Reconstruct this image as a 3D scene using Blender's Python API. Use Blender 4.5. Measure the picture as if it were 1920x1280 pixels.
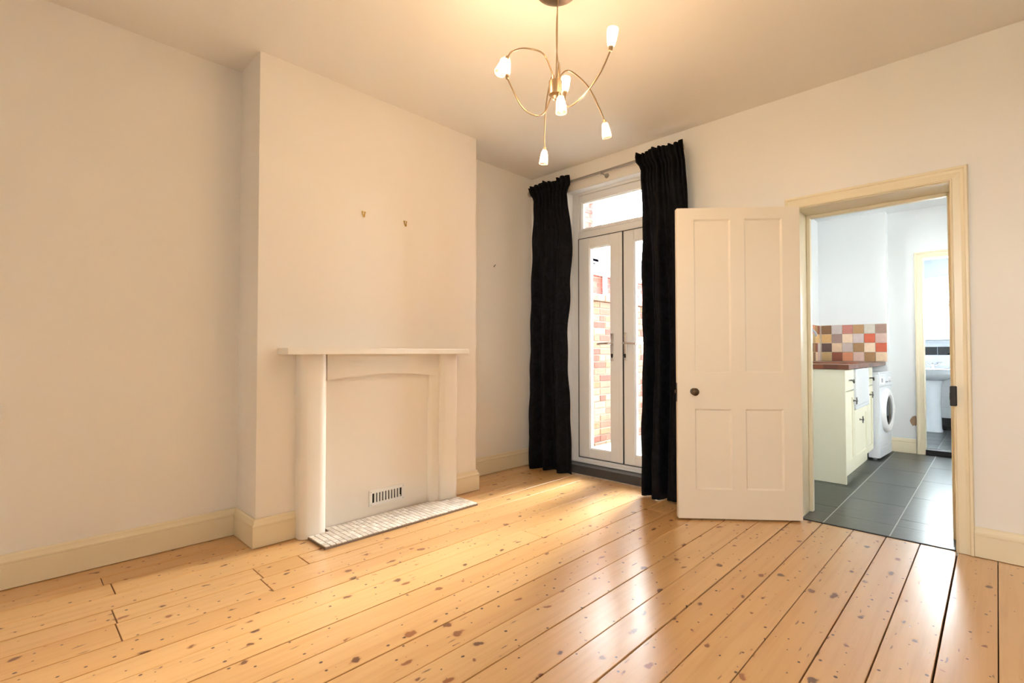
import bpy, bmesh, math, random
from mathutils import Vector, Matrix
random.seed(7)
R = math.radians
sc = bpy.context.scene
for o in list(bpy.data.objects):
    bpy.data.objects.remove(o)
C = sc.collection

# ------------------------------------------------------------------ camera, sky, exposure
cam_d = bpy.data.cameras.new('camera'); cam = bpy.data.objects.new('camera', cam_d); C.objects.link(cam)
cam_d.sensor_width = 36.0; cam_d.lens = 933.0 / 1920 * 36.0; cam_d.clip_start = 0.02
cam.location = (0, 0, 1.07); cam.rotation_euler = (R(90 + 1.22), 0, R(44.25))
sc.camera = cam

SKY = 19.0
wd = bpy.data.worlds.new('overcast_sky'); sc.world = wd; wd.use_nodes = True
bg = wd.node_tree.nodes['Background']
bg.inputs[0].default_value = (0.90, 0.95, 1.0, 1); bg.inputs[1].default_value = SKY

sun_d = bpy.data.lights.new('hazy_sun', 'SUN'); sun_d.energy = 7.5; sun_d.angle = R(30); sun_d.color = (1.0, 0.97, 0.92)
sun = bpy.data.objects.new('hazy_sun', sun_d); C.objects.link(sun); sun.location = (-2, 12, 8)
sun.rotation_euler = Vector((-.03, -.85, -.50)).to_track_quat('-Z', 'Y').to_euler()

def portal(name, loc, rot, sx, sy):
    d = bpy.data.lights.new(name, 'AREA'); d.shape = 'RECTANGLE'; d.size = sx; d.size_y = sy
    d.cycles.is_portal = True
    o = bpy.data.objects.new(name, d); C.objects.link(o); o.location = loc; o.rotation_euler = rot
    return o
portal('sky_portal', (-2.265, 3.80, 1.30), (R(-90), 0, 0), 1.0, 2.4)        # French doors, facing into the room
portal('sky_portal', (0.48, -1.16, 1.685), (R(90), 0, 0), .6, 1.07)           # added window behind the viewer, facing into the room
portal('sky_portal', (-1.72, 5.275, 1.75), (0, R(-90), 0), 1.3, 1.65)       # kitchen window
portal('sky_portal', (1.32, 5.25, 1.70), (0, R(90), 0), .7, .6)            # added side window of the kitchen
portal('sky_portal', (-0.35, 8.80, 1.65), (R(-90), 0, 0), 1.1, 0.8)         # bathroom window

vs = sc.view_settings
vs.view_transform = 'Standard'; vs.look = 'None'; vs.gamma = 1.0; vs.use_curve_mapping = False
vs.exposure = 1.8
sc.cycles.max_bounces = 8
BULB = 330.0

# ------------------------------------------------------------------ materials
def lin(r, g, b):
    f = lambda c: (c / 255 / 12.92) if c / 255 <= 0.04045 else ((c / 255 + 0.055) / 1.055) ** 2.4
    return (f(r), f(g), f(b), 1)

def new_mat(name):
    m = bpy.data.materials.new(name); m.use_nodes = True
    nt = m.node_tree; return m, nt, nt.nodes['Principled BSDF']

def N(nt, kind, **kw):
    n = nt.nodes.new(kind)
    for k, v in kw.items(): setattr(n, k, v)
    return n

def simple(name, col, rough=0.5, metal=0.0, var=0.04, scale=6.0, bump=0.0, bscale=120, spec=0.5, coat=0.0, sheen=0.0):
    m, nt, p = new_mat(name); L = nt.links
    geo = N(nt, 'ShaderNodeNewGeometry')
    no = N(nt, 'ShaderNodeTexNoise'); no.inputs['Scale'].default_value = scale; no.inputs['Detail'].default_value = 2
    L.new(geo.outputs['Position'], no.inputs['Vector'])
    mx = N(nt, 'ShaderNodeMix', data_type='RGBA')
    a = [max(0, c * (1 - var)) for c in col[:3]] + [1]; b = [min(1, c * (1 + var)) for c in col[:3]] + [1]
    mx.inputs[6].default_value = a; mx.inputs[7].default_value = b
    L.new(no.outputs['Fac'], mx.inputs[0]); L.new(mx.outputs[2], p.inputs['Base Color'])
    p.inputs['Roughness'].default_value = rough; p.inputs['Metallic'].default_value = metal
    p.inputs['Specular IOR Level'].default_value = spec
    if coat: p.inputs['Coat Weight'].default_value = coat; p.inputs['Coat Roughness'].default_value = 0.15
    if sheen: p.inputs['Sheen Weight'].default_value = sheen; p.inputs['Sheen Roughness'].default_value = 0.4
    if bump:
        n2 = N(nt, 'ShaderNodeTexNoise'); n2.inputs['Scale'].default_value = bscale; n2.inputs['Detail'].default_value = 3
        L.new(geo.outputs['Position'], n2.inputs['Vector'])
        bp = N(nt, 'ShaderNodeBump'); bp.inputs['Strength'].default_value = bump; bp.inputs['Distance'].default_value = 0.01
        L.new(n2.outputs['Fac'], bp.inputs['Height']); L.new(bp.outputs[0], p.inputs['Normal'])
    return m

M = {}
M['wall'] = simple('warm_white_emulsion', (0.855, 0.81, 0.745), 0.75, var=0.015, scale=1.5)
M['ceiling'] = simple('white_ceiling_paint', (0.85, 0.815, 0.765), 0.8, var=0.015, scale=1.5)
M['kitchen_wall'] = simple('cool_white_emulsion', (0.80, 0.81, 0.80), 0.7, var=0.02, scale=1.5)
M['trim'] = simple('cream_gloss_paint', (0.83, 0.72, 0.51), 0.35, var=0.03, scale=4)
M['door_paint'] = simple('cream_satin_door_paint', (0.84, 0.74, 0.60), 0.42, var=0.02, scale=3)
M['mantel'] = simple('off_white_gloss_paint', (0.86, 0.815, 0.745), 0.33, var=0.02, scale=4)
M['upvc'] = simple('white_upvc', (0.80, 0.80, 0.80), 0.3, var=0.01)
M['gasket'] = simple('black_rubber_gasket', (0.03, 0.03, 0.035), 0.6)
M['steel'] = simple('brushed_steel', (0.55, 0.53, 0.50), 0.3, metal=1.0, var=0.06, scale=40)
M['chrome'] = simple('chrome', (0.75, 0.75, 0.77), 0.12, metal=1.0, var=0.02)
M['brass'] = simple('aged_brass', (0.55, 0.36, 0.10), 0.35, metal=1.0, var=0.15, scale=60)
M['nickel'] = simple('satin_nickel_arm', (0.42, 0.32, 0.21), 0.3, metal=1.0, var=0.05, scale=30)
M['bronze'] = simple('dark_bronze_knob', (0.10, 0.065, 0.04), 0.3, metal=0.7, var=0.2, scale=80)
M['iron'] = simple('black_iron', (0.010, 0.009, 0.009), 0.6, metal=0.0)
M['pewter'] = simple('dark_pewter', (0.12, 0.11, 0.10), 0.4, metal=0.9, var=0.2, scale=80)
M['pole'] = simple('satin_steel_pole', (0.42, 0.40, 0.38), 0.35, metal=0.9, var=0.05)
M['slate_step'] = simple('dark_grey_step_paint', (0.050, 0.052, 0.056), 0.30, var=0.15, scale=10)
M['dark'] = simple('dark_void', (0.015, 0.013, 0.012), 0.9)
M['subfloor'] = simple('dark_subfloor', (0.03, 0.02, 0.012), 0.9)
M['white_plastic'] = simple('white_plastic', (0.82, 0.81, 0.79), 0.35, var=0.01)
M['appliance'] = simple('white_enamel', (0.74, 0.76, 0.79), 0.28, var=0.015)
M['grey_plastic'] = simple('grey_plastic', (0.30, 0.31, 0.33), 0.4)
M['ceramic'] = simple('white_ceramic', (0.80, 0.83, 0.86), 0.12, var=0.01, coat=0.4)
M['cabinet'] = simple('cream_cabinet_paint', (0.80, 0.76, 0.58), 0.45, var=0.02, scale=3)
M['grout'] = simple('cream_grout', (0.66, 0.57, 0.46), 0.85, var=0.05, scale=60)
M['hearth_grout'] = simple('brown_hearth_grout', (0.26, 0.20, 0.16), 0.9, var=0.15, scale=60)
M['floor_grout'] = simple('grey_floor_grout', (0.40, 0.40, 0.38), 0.5, var=0.1, scale=60)
M['mortar'] = simple('pale_mortar', (0.24, 0.22, 0.19), 0.95, var=0.12, scale=30, bump=0.3)
M['coping'] = simple('orange_clay_coping', (0.30, 0.14, 0.09), 0.8, var=0.2, scale=8, bump=0.2)
M['paving'] = simple('mossy_grey_paving', (0.26, 0.27, 0.22), 0.9, var=0.3, scale=5, bump=0.3)
M['slate'] = simple('blue_grey_slate', (0.20, 0.23, 0.27), 0.6, var=0.25, scale=6)
M['pipe_grey'] = simple('grey_soil_pipe', (0.24, 0.27, 0.30), 0.5)
M['black_tile'] = simple('black_gloss_tile', (0.012, 0.013, 0.016), 0.15, var=0.1)
M['white_tile'] = simple('white_gloss_tile', (0.76, 0.78, 0.81), 0.2, var=0.01)
M['grey_render'] = simple('pale_grey_paint', (0.62, 0.65, 0.70), 0.6, var=0.02)
M['lime'] = simple('lime_green_rubber', (0.45, 0.80, 0.04), 0.5)
M['machine_glass'] = simple('dark_porthole_glass', (0.02, 0.02, 0.022), 0.08, var=0.1)
M['old_plaster'] = simple('bare_brown_plaster', (0.38, 0.25, 0.15), 0.9, var=0.25, scale=40, bump=0.3)

def mat_pine():
    m, nt, p = new_mat('varnished_pine_boards'); L = nt.links
    geo = N(nt, 'ShaderNodeNewGeometry'); oi = N(nt, 'ShaderNodeObjectInfo')
    off = N(nt, 'ShaderNodeVectorMath', operation='SCALE'); off.inputs[0].default_value = (3.1, 17.7, 5.3)
    L.new(oi.outputs['Random'], off.inputs['Scale'])
    ad = N(nt, 'ShaderNodeVectorMath', operation='ADD')
    L.new(geo.outputs['Position'], ad.inputs[0]); L.new(off.outputs[0], ad.inputs[1])
    def mapped(sx, sy, sz=1.0):
        mp = N(nt, 'ShaderNodeMapping'); mp.inputs['Scale'].default_value = (sx, sy, sz)
        L.new(ad.outputs[0], mp.inputs['Vector']); return mp.outputs[0]
    def math_(op, a, b=None, clamp=False):
        n = N(nt, 'ShaderNodeMath', operation=op); n.use_clamp = clamp
        for i, v in enumerate((a, b)):
            if v is None: continue
            if isinstance(v, (int, float)): n.inputs[i].default_value = v
            else: L.new(v, n.inputs[i])
        return n.outputs[0]
    def mixc(fac, a, b, blend='MIX'):
        n = N(nt, 'ShaderNodeMix', data_type='RGBA', blend_type=blend)
        for i, v in ((0, fac), (6, a), (7, b)):
            if isinstance(v, (int, float, tuple)): n.inputs[i].default_value = v
            else: L.new(v, n.inputs[i])
        return n.outputs[2]
    # long grain
    g1 = N(nt, 'ShaderNodeTexNoise'); g1.inputs['Scale'].default_value = 1; g1.inputs['Detail'].default_value = 6
    g1.inputs['Roughness'].default_value = 0.65; g1.inputs['Distortion'].default_value = 0.35
    L.new(mapped(38, 1.6), g1.inputs['Vector'])
    g2 = N(nt, 'ShaderNodeTexNoise'); g2.inputs['Scale'].default_value = 1; g2.inputs['Detail'].default_value = 3
    L.new(mapped(4.0, 0.9), g2.inputs['Vector'])
    base = mixc(oi.outputs['Random'], (0.61, 0.310, 0.100, 1), (0.72, 0.415, 0.165, 1))
    base = mixc(math_('MULTIPLY', g2.outputs['Fac'], 0.5), base, (0.78, 0.51, 0.25, 1))
    rmp = N(nt, 'ShaderNodeMapRange'); rmp.inputs[1].default_value = 0.45; rmp.inputs[2].default_value = 0.75
    rmp.inputs[3].default_value = 0; rmp.inputs[4].default_value = 0.42; L.new(g1.outputs['Fac'], rmp.inputs[0])
    base = mixc(rmp.outputs[0], base, (0.50, 0.235, 0.075, 1))
    # knots: sparse elongated spots, each with its own size
    def spots(sx, sy, keep, rmin, rmax, soft, wob):
        nz = N(nt, 'ShaderNodeTexNoise'); nz.inputs['Scale'].default_value = 22; L.new(ad.outputs[0], nz.inputs['Vector'])
        sb = N(nt, 'ShaderNodeVectorMath', operation='SUBTRACT'); sb.inputs[1].default_value = (0.5, 0.5, 0.5)
        L.new(nz.outputs['Color'], sb.inputs[0])
        scl = N(nt, 'ShaderNodeVectorMath', operation='SCALE'); scl.inputs['Scale'].default_value = wob; L.new(sb.outputs[0], scl.inputs[0])
        a2 = N(nt, 'ShaderNodeVectorMath', operation='ADD'); L.new(mapped(sx, sy, 0.0), a2.inputs[0]); L.new(scl.outputs[0], a2.inputs[1])
        v = N(nt, 'ShaderNodeTexVoronoi'); v.voronoi_dimensions = '2D'; v.inputs['Scale'].default_value = 1.0
        L.new(a2.outputs[0], v.inputs['Vector'])
        sep = N(nt, 'ShaderNodeSeparateColor'); L.new(v.outputs['Color'], sep.inputs[0])
        on = math_('GREATER_THAN', sep.outputs[0], keep)
        rad = math_('ADD', math_('MULTIPLY', sep.outputs[1], rmax - rmin), rmin)
        e = math_('SUBTRACT', rad, v.outputs['Distance'])
        e = math_('DIVIDE', e, soft, True)
        return math_('MULTIPLY', e, on), sep.outputs[2]
    halo, _ = spots(8.5, 5.0, 0.40, 0.05, 0.20, 0.16, 0.30)
    base = mixc(math_('MULTIPLY', halo, 0.45), base, (0.48, 0.205, 0.060, 1))
    k, hue = spots(8.5, 5.0, 0.28, 0.02, 0.135, 0.045, 0.30)
    kc = mixc(hue, (0.075, 0.026, 0.010, 1), (0.30, 0.095, 0.022, 1))
    base = mixc(math_('MULTIPLY', k, 0.97), base, kc)
    k2, _ = spots(17, 14, 0.52, 0.02, 0.115, 0.04, 0.1)
    base = mixc(math_('MULTIPLY', k2, 0.95), base, (0.05, 0.020, 0.010, 1))
    streak, _ = spots(34, 6.5, 0.86, 0.05, 0.17, 0.10, 0.35)
    base = mixc(math_('MULTIPLY', streak, 0.75), base, (0.09, 0.04, 0.018, 1))
    L.new(base, p.inputs['Base Color'])
    p.inputs['Roughness'].default_value = 0.30
    rr = N(nt, 'ShaderNodeMapRange'); rr.inputs[3].default_value = 0.25; rr.inputs[4].default_value = 0.36
    L.new(g2.outputs['Fac'], rr.inputs[0]); L.new(rr.outputs[0], p.inputs['Roughness'])
    p.inputs['Specular IOR Level'].default_value = 0.5
    p.inputs['Coat Weight'].default_value = 0.8; p.inputs['Coat Roughness'].default_value = 0.23
    bp = N(nt, 'ShaderNodeBump'); bp.inputs['Strength'].default_value = 0.12; bp.inputs['Distance'].default_value = 0.004
    L.new(g1.outputs['Fac'], bp.inputs['Height']); L.new(bp.outputs[0], p.inputs['Normal'])
    return m
M['pine'] = mat_pine()

def mat_random_ramp(name, stops, rough=0.85, bump=0.3, bscale=60, mottle=0.25, mscale=14):
    m, nt, p = new_mat(name); L = nt.links
    oi = N(nt, 'ShaderNodeObjectInfo'); geo = N(nt, 'ShaderNodeNewGeometry')
    cr = N(nt, 'ShaderNodeValToRGB'); cr.color_ramp.interpolation = 'CONSTANT'
    el = cr.color_ramp.elements
    while len(el) < len(stops): el.new(0.5)
    for i, c in enumerate(stops): el[i].position = i / len(stops); el[i].color = c
    L.new(oi.outputs['Random'], cr.inputs[0])
    no = N(nt, 'ShaderNodeTexNoise'); no.inputs['Scale'].default_value = mscale; no.inputs['Detail'].default_value = 5
    L.new(geo.outputs['Position'], no.inputs['Vector'])
    hs = N(nt, 'ShaderNodeHueSaturation'); L.new(cr.outputs[0], hs.inputs['Color'])
    mr = N(nt, 'ShaderNodeMapRange'); mr.inputs[3].default_value = 1 - mottle; mr.inputs[4].default_value = 1 + mottle
    L.new(no.outputs['Fac'], mr.inputs[0]); L.new(mr.outputs[0], hs.inputs['Value']); L.new(hs.outputs[0], p.inputs['Base Color'])
    p.inputs['Roughness'].default_value = rough
    n2 = N(nt, 'ShaderNodeTexNoise'); n2.inputs['Scale'].default_value = bscale; L.new(geo.outputs['Position'], n2.inputs['Vector'])
    bp = N(nt, 'ShaderNodeBump'); bp.inputs['Strength'].default_value = bump; bp.inputs['Distance'].default_value = 0.01
    L.new(n2.outputs['Fac'], bp.inputs['Height']); L.new(bp.outputs[0], p.inputs['Normal'])
    return m
M['yard_brick'] = mat_random_ramp('pale_stock_brick', [lin(128,98,80), lin(114,68,54), lin(142,116,92), lin(126,84,68),
                                   lin(148,126,104), lin(112,62,50), lin(134,98,78), lin(124,94,68)])
M['red_brick'] = mat_random_ramp('red_brick', [lin(128,60,50), lin(112,50,44), lin(138,70,58), lin(120,66,56), lin(104,48,42)])
M['slate_tile'] = mat_random_ramp('slate_grey_floor_tile', [lin(46,52,48), lin(52,56,52), lin(43,49,47), lin(54,57,51)], rough=0.28, bump=0.08, bscale=18, mottle=0.18, mscale=4)
M['hearth_tile'] = mat_random_ramp('stone_mosaic_tile', [lin(222,212,200), lin(212,200,186), lin(228,220,210), lin(205,194,182)], rough=0.55, bump=0.2, bscale=90, mottle=0.12, mscale=40)

def mat_brick_far():
    m, nt, p = new_mat('red_brick_far_wall'); L = nt.links
    geo = N(nt, 'ShaderNodeNewGeometry')
    sx = N(nt, 'ShaderNodeSeparateXYZ'); L.new(geo.outputs['Position'], sx.inputs[0])
    cb = N(nt, 'ShaderNodeCombineXYZ'); L.new(sx.outputs['Y'], cb.inputs[0]); L.new(sx.outputs['Z'], cb.inputs[1])
    b = N(nt, 'ShaderNodeTexBrick'); b.inputs['Scale'].default_value = 1; b.inputs['Brick Width'].default_value = 0.225
    b.inputs['Row Height'].default_value = 0.075; b.inputs['Mortar Size'].default_value = 0.006
    b.inputs['Color1'].default_value = lin(124, 60, 50); b.inputs['Color2'].default_value = lin(110, 54, 46); b.inputs['Mortar'].default_value = lin(140, 128, 116)
    L.new(cb.outputs[0], b.inputs['Vector']); L.new(b.outputs['Color'], p.inputs['Base Color']); p.inputs['Roughness'].default_value = 0.9
    return m
M['brick_far'] = mat_brick_far()

def mat_pane(name, tint=(1, 1, 1, 1), refl=0.05):
    m = bpy.data.materials.new(name); m.use_nodes = True; nt = m.node_tree; nt.nodes.clear(); L = nt.links
    o = N(nt, 'ShaderNodeOutputMaterial'); t = N(nt, 'ShaderNodeBsdfTransparent'); t.inputs[0].default_value = tint
    g = N(nt, 'ShaderNodeBsdfGlossy'); g.inputs['Roughness'].default_value = 0.02
    fr = N(nt, 'ShaderNodeFresnel'); fr.inputs['IOR'].default_value = 1.45
    mx = N(nt, 'ShaderNodeMixShader'); L.new(fr.outputs[0], mx.inputs[0]); L.new(t.outputs[0], mx.inputs[1]); L.new(g.outputs[0], mx.inputs[2])
    L.new(mx.outputs[0], o.inputs[0]); return m
M['pane'] = mat_pane('clear_glass', (0.96, 0.98, 0.97, 1))
def mat_frosted():
    m = bpy.data.materials.new('frosted_glass'); m.use_nodes = True; nt = m.node_tree; nt.nodes.clear(); L = nt.links
    o = N(nt, 'ShaderNodeOutputMaterial'); t = N(nt, 'ShaderNodeBsdfTranslucent'); t.inputs[0].default_value = (0.92, 0.95, 0.96, 1)
    d = N(nt, 'ShaderNodeBsdfGlossy'); d.inputs['Roughness'].default_value = 0.35
    mx = N(nt, 'ShaderNodeMixShader'); mx.inputs[0].default_value = 0.06
    L.new(t.outputs[0], mx.inputs[1]); L.new(d.outputs[0], mx.inputs[2]); L.new(mx.outputs[0], o.inputs[0]); return m
M['frosted'] = mat_frosted()
def mat_shade():
    m = bpy.data.materials.new('etched_glass_shade'); m.use_nodes = True; nt = m.node_tree; nt.nodes.clear(); L = nt.links
    o = N(nt, 'ShaderNodeOutputMaterial'); t = N(nt, 'ShaderNodeBsdfTransparent'); t.inputs[0].default_value = (0.97, 0.96, 0.92, 1)
    d = N(nt, 'ShaderNodeBsdfTranslucent'); d.inputs[0].default_value = (0.95, 0.92, 0.84, 1)
    geo = N(nt, 'ShaderNodeNewGeometry'); no = N(nt, 'ShaderNodeTexNoise'); no.inputs['Scale'].default_value = 140
    L.new(geo.outputs['Position'], no.inputs['Vector'])
    mr = N(nt, 'ShaderNodeMapRange'); mr.inputs[3].default_value = 0.05; mr.inputs[4].default_value = 0.35; L.new(no.outputs['Fac'], mr.inputs[0])
    mx = N(nt, 'ShaderNodeMixShader'); L.new(mr.outputs[0], mx.inputs[0]); L.new(t.outputs[0], mx.inputs[1]); L.new(d.outputs[0], mx.inputs[2])
    g = N(nt, 'ShaderNodeBsdfGlossy'); g.inputs['Roughness'].default_value = 0.1
    m2 = N(nt, 'ShaderNodeMixShader'); m2.inputs[0].default_value = 0.05
    L.new(mx.outputs[0], m2.inputs[1]); L.new(g.outputs[0], m2.inputs[2]); L.new(m2.outputs[0], o.inputs[0]); return m
M['shade'] = mat_shade()
def mat_bulb():
    m = bpy.data.materials.new('warm_halogen_bulb'); m.use_nodes = True; nt = m.node_tree; nt.nodes.clear()
    o = N(nt, 'ShaderNodeOutputMaterial'); e = N(nt, 'ShaderNodeEmission')
    e.inputs[0].default_value = (1.0, 0.69, 0.42, 1); e.inputs[1].default_value = BULB
    nt.links.new(e.outputs[0], o.inputs[0]); return m
M['bulb'] = mat_bulb()

def mat_velvet():
    m, nt, p = new_mat('black_navy_crushed_velvet'); L = nt.links
    geo = N(nt, 'ShaderNodeNewGeometry')
    no = N(nt, 'ShaderNodeTexNoise'); no.inputs['Scale'].default_value = 16; no.inputs['Detail'].default_value = 5; no.inputs['Distortion'].default_value = 1.2
    L.new(geo.outputs['Position'], no.inputs['Vector'])
    cr = N(nt, 'ShaderNodeValToRGB'); cr.color_ramp.elements[0].position = 0.42; cr.color_ramp.elements[1].position = 0.72
    cr.color_ramp.elements[0].color = (0.0012, 0.0013, 0.0020, 1); cr.color_ramp.elements[1].color = (0.006, 0.0065, 0.010, 1)
    L.new(no.outputs['Fac'], cr.inputs[0]); L.new(cr.outputs[0], p.inputs['Base Color'])
    p.inputs['Roughness'].default_value = 0.75; p.inputs['Specular IOR Level'].default_value = 0.15
    p.inputs['Sheen Weight'].default_value = 0.015; p.inputs['Sheen Roughness'].default_value = 0.35
    p.inputs['Sheen Tint'].default_value = (0.5, 0.6, 1, 1)
    bp = N(nt, 'ShaderNodeBump'); bp.inputs['Strength'].default_value = 0.25; bp.inputs['Distance'].default_value = 0.01
    L.new(no.outputs['Fac'], bp.inputs['Height']); L.new(bp.outputs[0], p.inputs['Normal'])
    return m
M['velvet'] = mat_velvet()

def mat_worktop():
    m, nt, p = new_mat('oiled_wood_block_worktop'); L = nt.links
    geo = N(nt, 'ShaderNodeNewGeometry'); mp = N(nt, 'ShaderNodeMapping'); mp.inputs['Scale'].default_value = (9, 2.4, 1)
    L.new(geo.outputs['Position'], mp.inputs['Vector'])
    v = N(nt, 'ShaderNodeTexVoronoi'); v.inputs['Scale'].default_value = 1; v.distance = 'CHEBYCHEV'; L.new(mp.outputs[0], v.inputs['Vector'])
    sep = N(nt, 'ShaderNodeSeparateColor'); L.new(v.outputs['Color'], sep.inputs[0])
    cr = N(nt, 'ShaderNodeValToRGB'); cr.color_ramp.elements[0].color = lin(70, 34, 20); cr.color_ramp.elements[1].color = lin(132, 74, 44)
    L.new(sep.outputs[0], cr.inputs[0]); L.new(cr.outputs[0], p.inputs['Base Color']); p.inputs['Roughness'].default_value = 0.3
    return m
M['worktop'] = mat_worktop()
def tile_mat(name, rgb):
    m = simple(name, lin(*rgb), 0.4, var=0.12, scale=35); return m

# ------------------------------------------------------------------ mesh helpers
def box_bm(bm, x0, x1, y0, y1, z0, z1, bev=0.0, seg=1):
    r = bmesh.ops.create_cube(bm, size=1.0)
    vs_ = r['verts']
    for v in vs_:
        v.co = Vector((x0 + (v.co.x + .5) * (x1 - x0), y0 + (v.co.y + .5) * (y1 - y0), z0 + (v.co.z + .5) * (z1 - z0)))
    if bev:
        es = list({e for v in vs_ for e in v.link_edges})
        bmesh.ops.bevel(bm, geom=es, offset=bev, segments=seg, affect='EDGES', profile=0.6)

def to_obj(name, bm, mat, parent=None, smooth=False, link=True):
    me = bpy.data.meshes.new(name); bmesh.ops.recalc_face_normals(bm, faces=bm.faces[:]); bm.to_mesh(me); bm.free()
    if smooth:
        for pl in me.polygons: pl.use_smooth = True
    o = bpy.data.objects.new(name, me); me.materials.append(M[mat] if isinstance(mat, str) else mat)
    C.objects.link(o)
    if parent: o.parent = parent
    return o

def smooth_angle(o, ang=35):
    me = o.data
    for pl in me.polygons: pl.use_smooth = True
    bm = bmesh.new(); bm.from_mesh(me)
    for e in bm.edges:
        if len(e.link_faces) == 2 and e.calc_face_angle(0) > R(ang): e.smooth = False
    bm.to_mesh(me); bm.free(); return o

def boxes(name, lst, mat, parent=None, bev=0.0, seg=1):
    bm = bmesh.new()
    for b in lst: box_bm(bm, *b, bev=bev, seg=seg)
    return to_obj(name, bm, mat, parent)

def box(name, b, mat, parent=None, bev=0.0, seg=1): return boxes(name, [b], mat, parent, bev, seg)

def frame_axes(d):
    d = d.normalized(); up = Vector((0, 0, 1)) if abs(d.z) < 0.95 else Vector((1, 0, 0))
    a = d.cross(up).normalized(); b = d.cross(a).normalized(); return a, b

def tube_bm(bm, pts, rad, n=8, cap=True):
    pts = [Vector(p) for p in pts]; rings = []
    a = None
    for i, p in enumerate(pts):
        d = (pts[min(i + 1, len(pts) - 1)] - pts[max(i - 1, 0)]).normalized()
        if a is None: a, b = frame_axes(d)
        else:
            a = (a - d * a.dot(d)).normalized(); b = d.cross(a).normalized()
        r = rad[i] if isinstance(rad, (list, tuple)) else rad
        rings.append([bm.verts.new(p + (a * math.cos(2 * math.pi * k / n) + b * math.sin(2 * math.pi * k / n)) * r) for k in range(n)])
    for i in range(len(rings) - 1):
        for k in range(n):
            bm.faces.new((rings[i][k], rings[i][(k + 1) % n], rings[i + 1][(k + 1) % n], rings[i + 1][k]))
    if cap:
        bm.faces.new(rings[0][::-1]); bm.faces.new(rings[-1])

def tube(name, pts, rad, mat, parent=None, n=8, cap=True):
    bm = bmesh.new(); tube_bm(bm, pts, rad, n, cap); o = to_obj(name, bm, mat, parent); return smooth_angle(o, 50)

def lathe(name, base, axis, prof, mat, parent=None, n=24, cap=True, ang=40):
    """prof: list of (distance along axis, radius)"""
    bm = bmesh.new(); axis = Vector(axis).normalized(); base = Vector(base); a, b = frame_axes(axis); rings = []
    for (t, r) in prof:
        if r < 1e-6: rings.append([bm.verts.new(base + axis * t)])
        else: rings.append([bm.verts.new(base + axis * t + (a * math.cos(2 * math.pi * k / n) + b * math.sin(2 * math.pi * k / n)) * r) for k in range(n)])
    for i in range(len(rings) - 1):
        A, B = rings[i], rings[i + 1]
        for k in range(n):
            k2 = (k + 1) % n
            if len(A) == 1 and len(B) == 1: continue
            if len(A) == 1: bm.faces.new((A[0], B[k], B[k2]))
            elif len(B) == 1: bm.faces.new((A[k], A[k2], B[0]))
            else: bm.faces.new((A[k], A[k2], B[k2], B[k]))
    if cap:
        if len(rings[0]) > 1: bm.faces.new(rings[0][::-1])
        if len(rings[-1]) > 1: bm.faces.new(rings[-1])
    o = to_obj(name, bm, mat, parent); return smooth_angle(o, ang)

def prism(name, poly, axis, t0, t1, mat, parent=None, bev=0.0, smooth=None):
    """extrude a 2D polygon along x, y or z; poly gives the other two coordinates in order"""
    bm = bmesh.new()
    def co(p, t):
        return {'x': (t, p[0], p[1]), 'y': (p[0], t, p[1]), 'z': (p[0], p[1], t)}[axis]
    A = [bm.verts.new(co(p, t0)) for p in poly]; B = [bm.verts.new(co(p, t1)) for p in poly]
    n = len(poly)
    bm.faces.new(A[::-1]); bm.faces.new(B)
    for i in range(n): bm.faces.new((A[i], A[(i + 1) % n], B[(i + 1) % n], B[i]))
    o = to_obj(name, bm, mat, parent)
    if smooth: smooth_angle(o, smooth)
    return o

def tag(o, label, cat, group=None, kind=None):
    o['label'] = label; o['category'] = cat
    if group: o['group'] = group
    if kind: o['kind'] = kind
    return o

def thing(name, label, cat, loc=(0, 0, 0), rot=(0, 0, 0), group=None, kind=None):
    o = bpy.data.objects.new(name, None); C.objects.link(o); o.location = loc; o.rotation_euler = rot
    o.empty_display_size = 0.1
    return tag(o, label, cat, group, kind)

def copy_part(src, parent, loc=None):
    c = src.copy(); C.objects.link(c); c.parent = parent
    if loc is not None: c.location = loc
    return c

def bez(P, n=14):
    """smooth curve through control points (Catmull-Rom)"""
    P = [Vector(p) for p in P]; Q = [P[0] * 2 - P[1]] + P + [P[-1] * 2 - P[-2]]; out = []
    for i in range(1, len(Q) - 2):
        for k in range(n):
            t = k / n; p0, p1, p2, p3 = Q[i - 1], Q[i], Q[i + 1], Q[i + 2]
            out.append(0.5 * ((2 * p1) + (p2 - p0) * t + (2 * p0 - 5 * p1 + 4 * p2 - p3) * t * t + (3 * p1 - p0 - 3 * p2 + p3) * t ** 3))
    out.append(P[-1]); return out

# ------------------------------------------------------------------ room shell
XL, XR, YN, YB, H = -3.23, 0.85, -0.95, 3.59, 2.75
YK = 3.86                                   # kitchen side of the back wall
CX, CY0, CY1 = -2.92, 0.985, 2.592          # chimney breast face and its two ends
S = lambda o, lab, cat='wall': tag(o, lab, cat, kind='structure')

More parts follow.
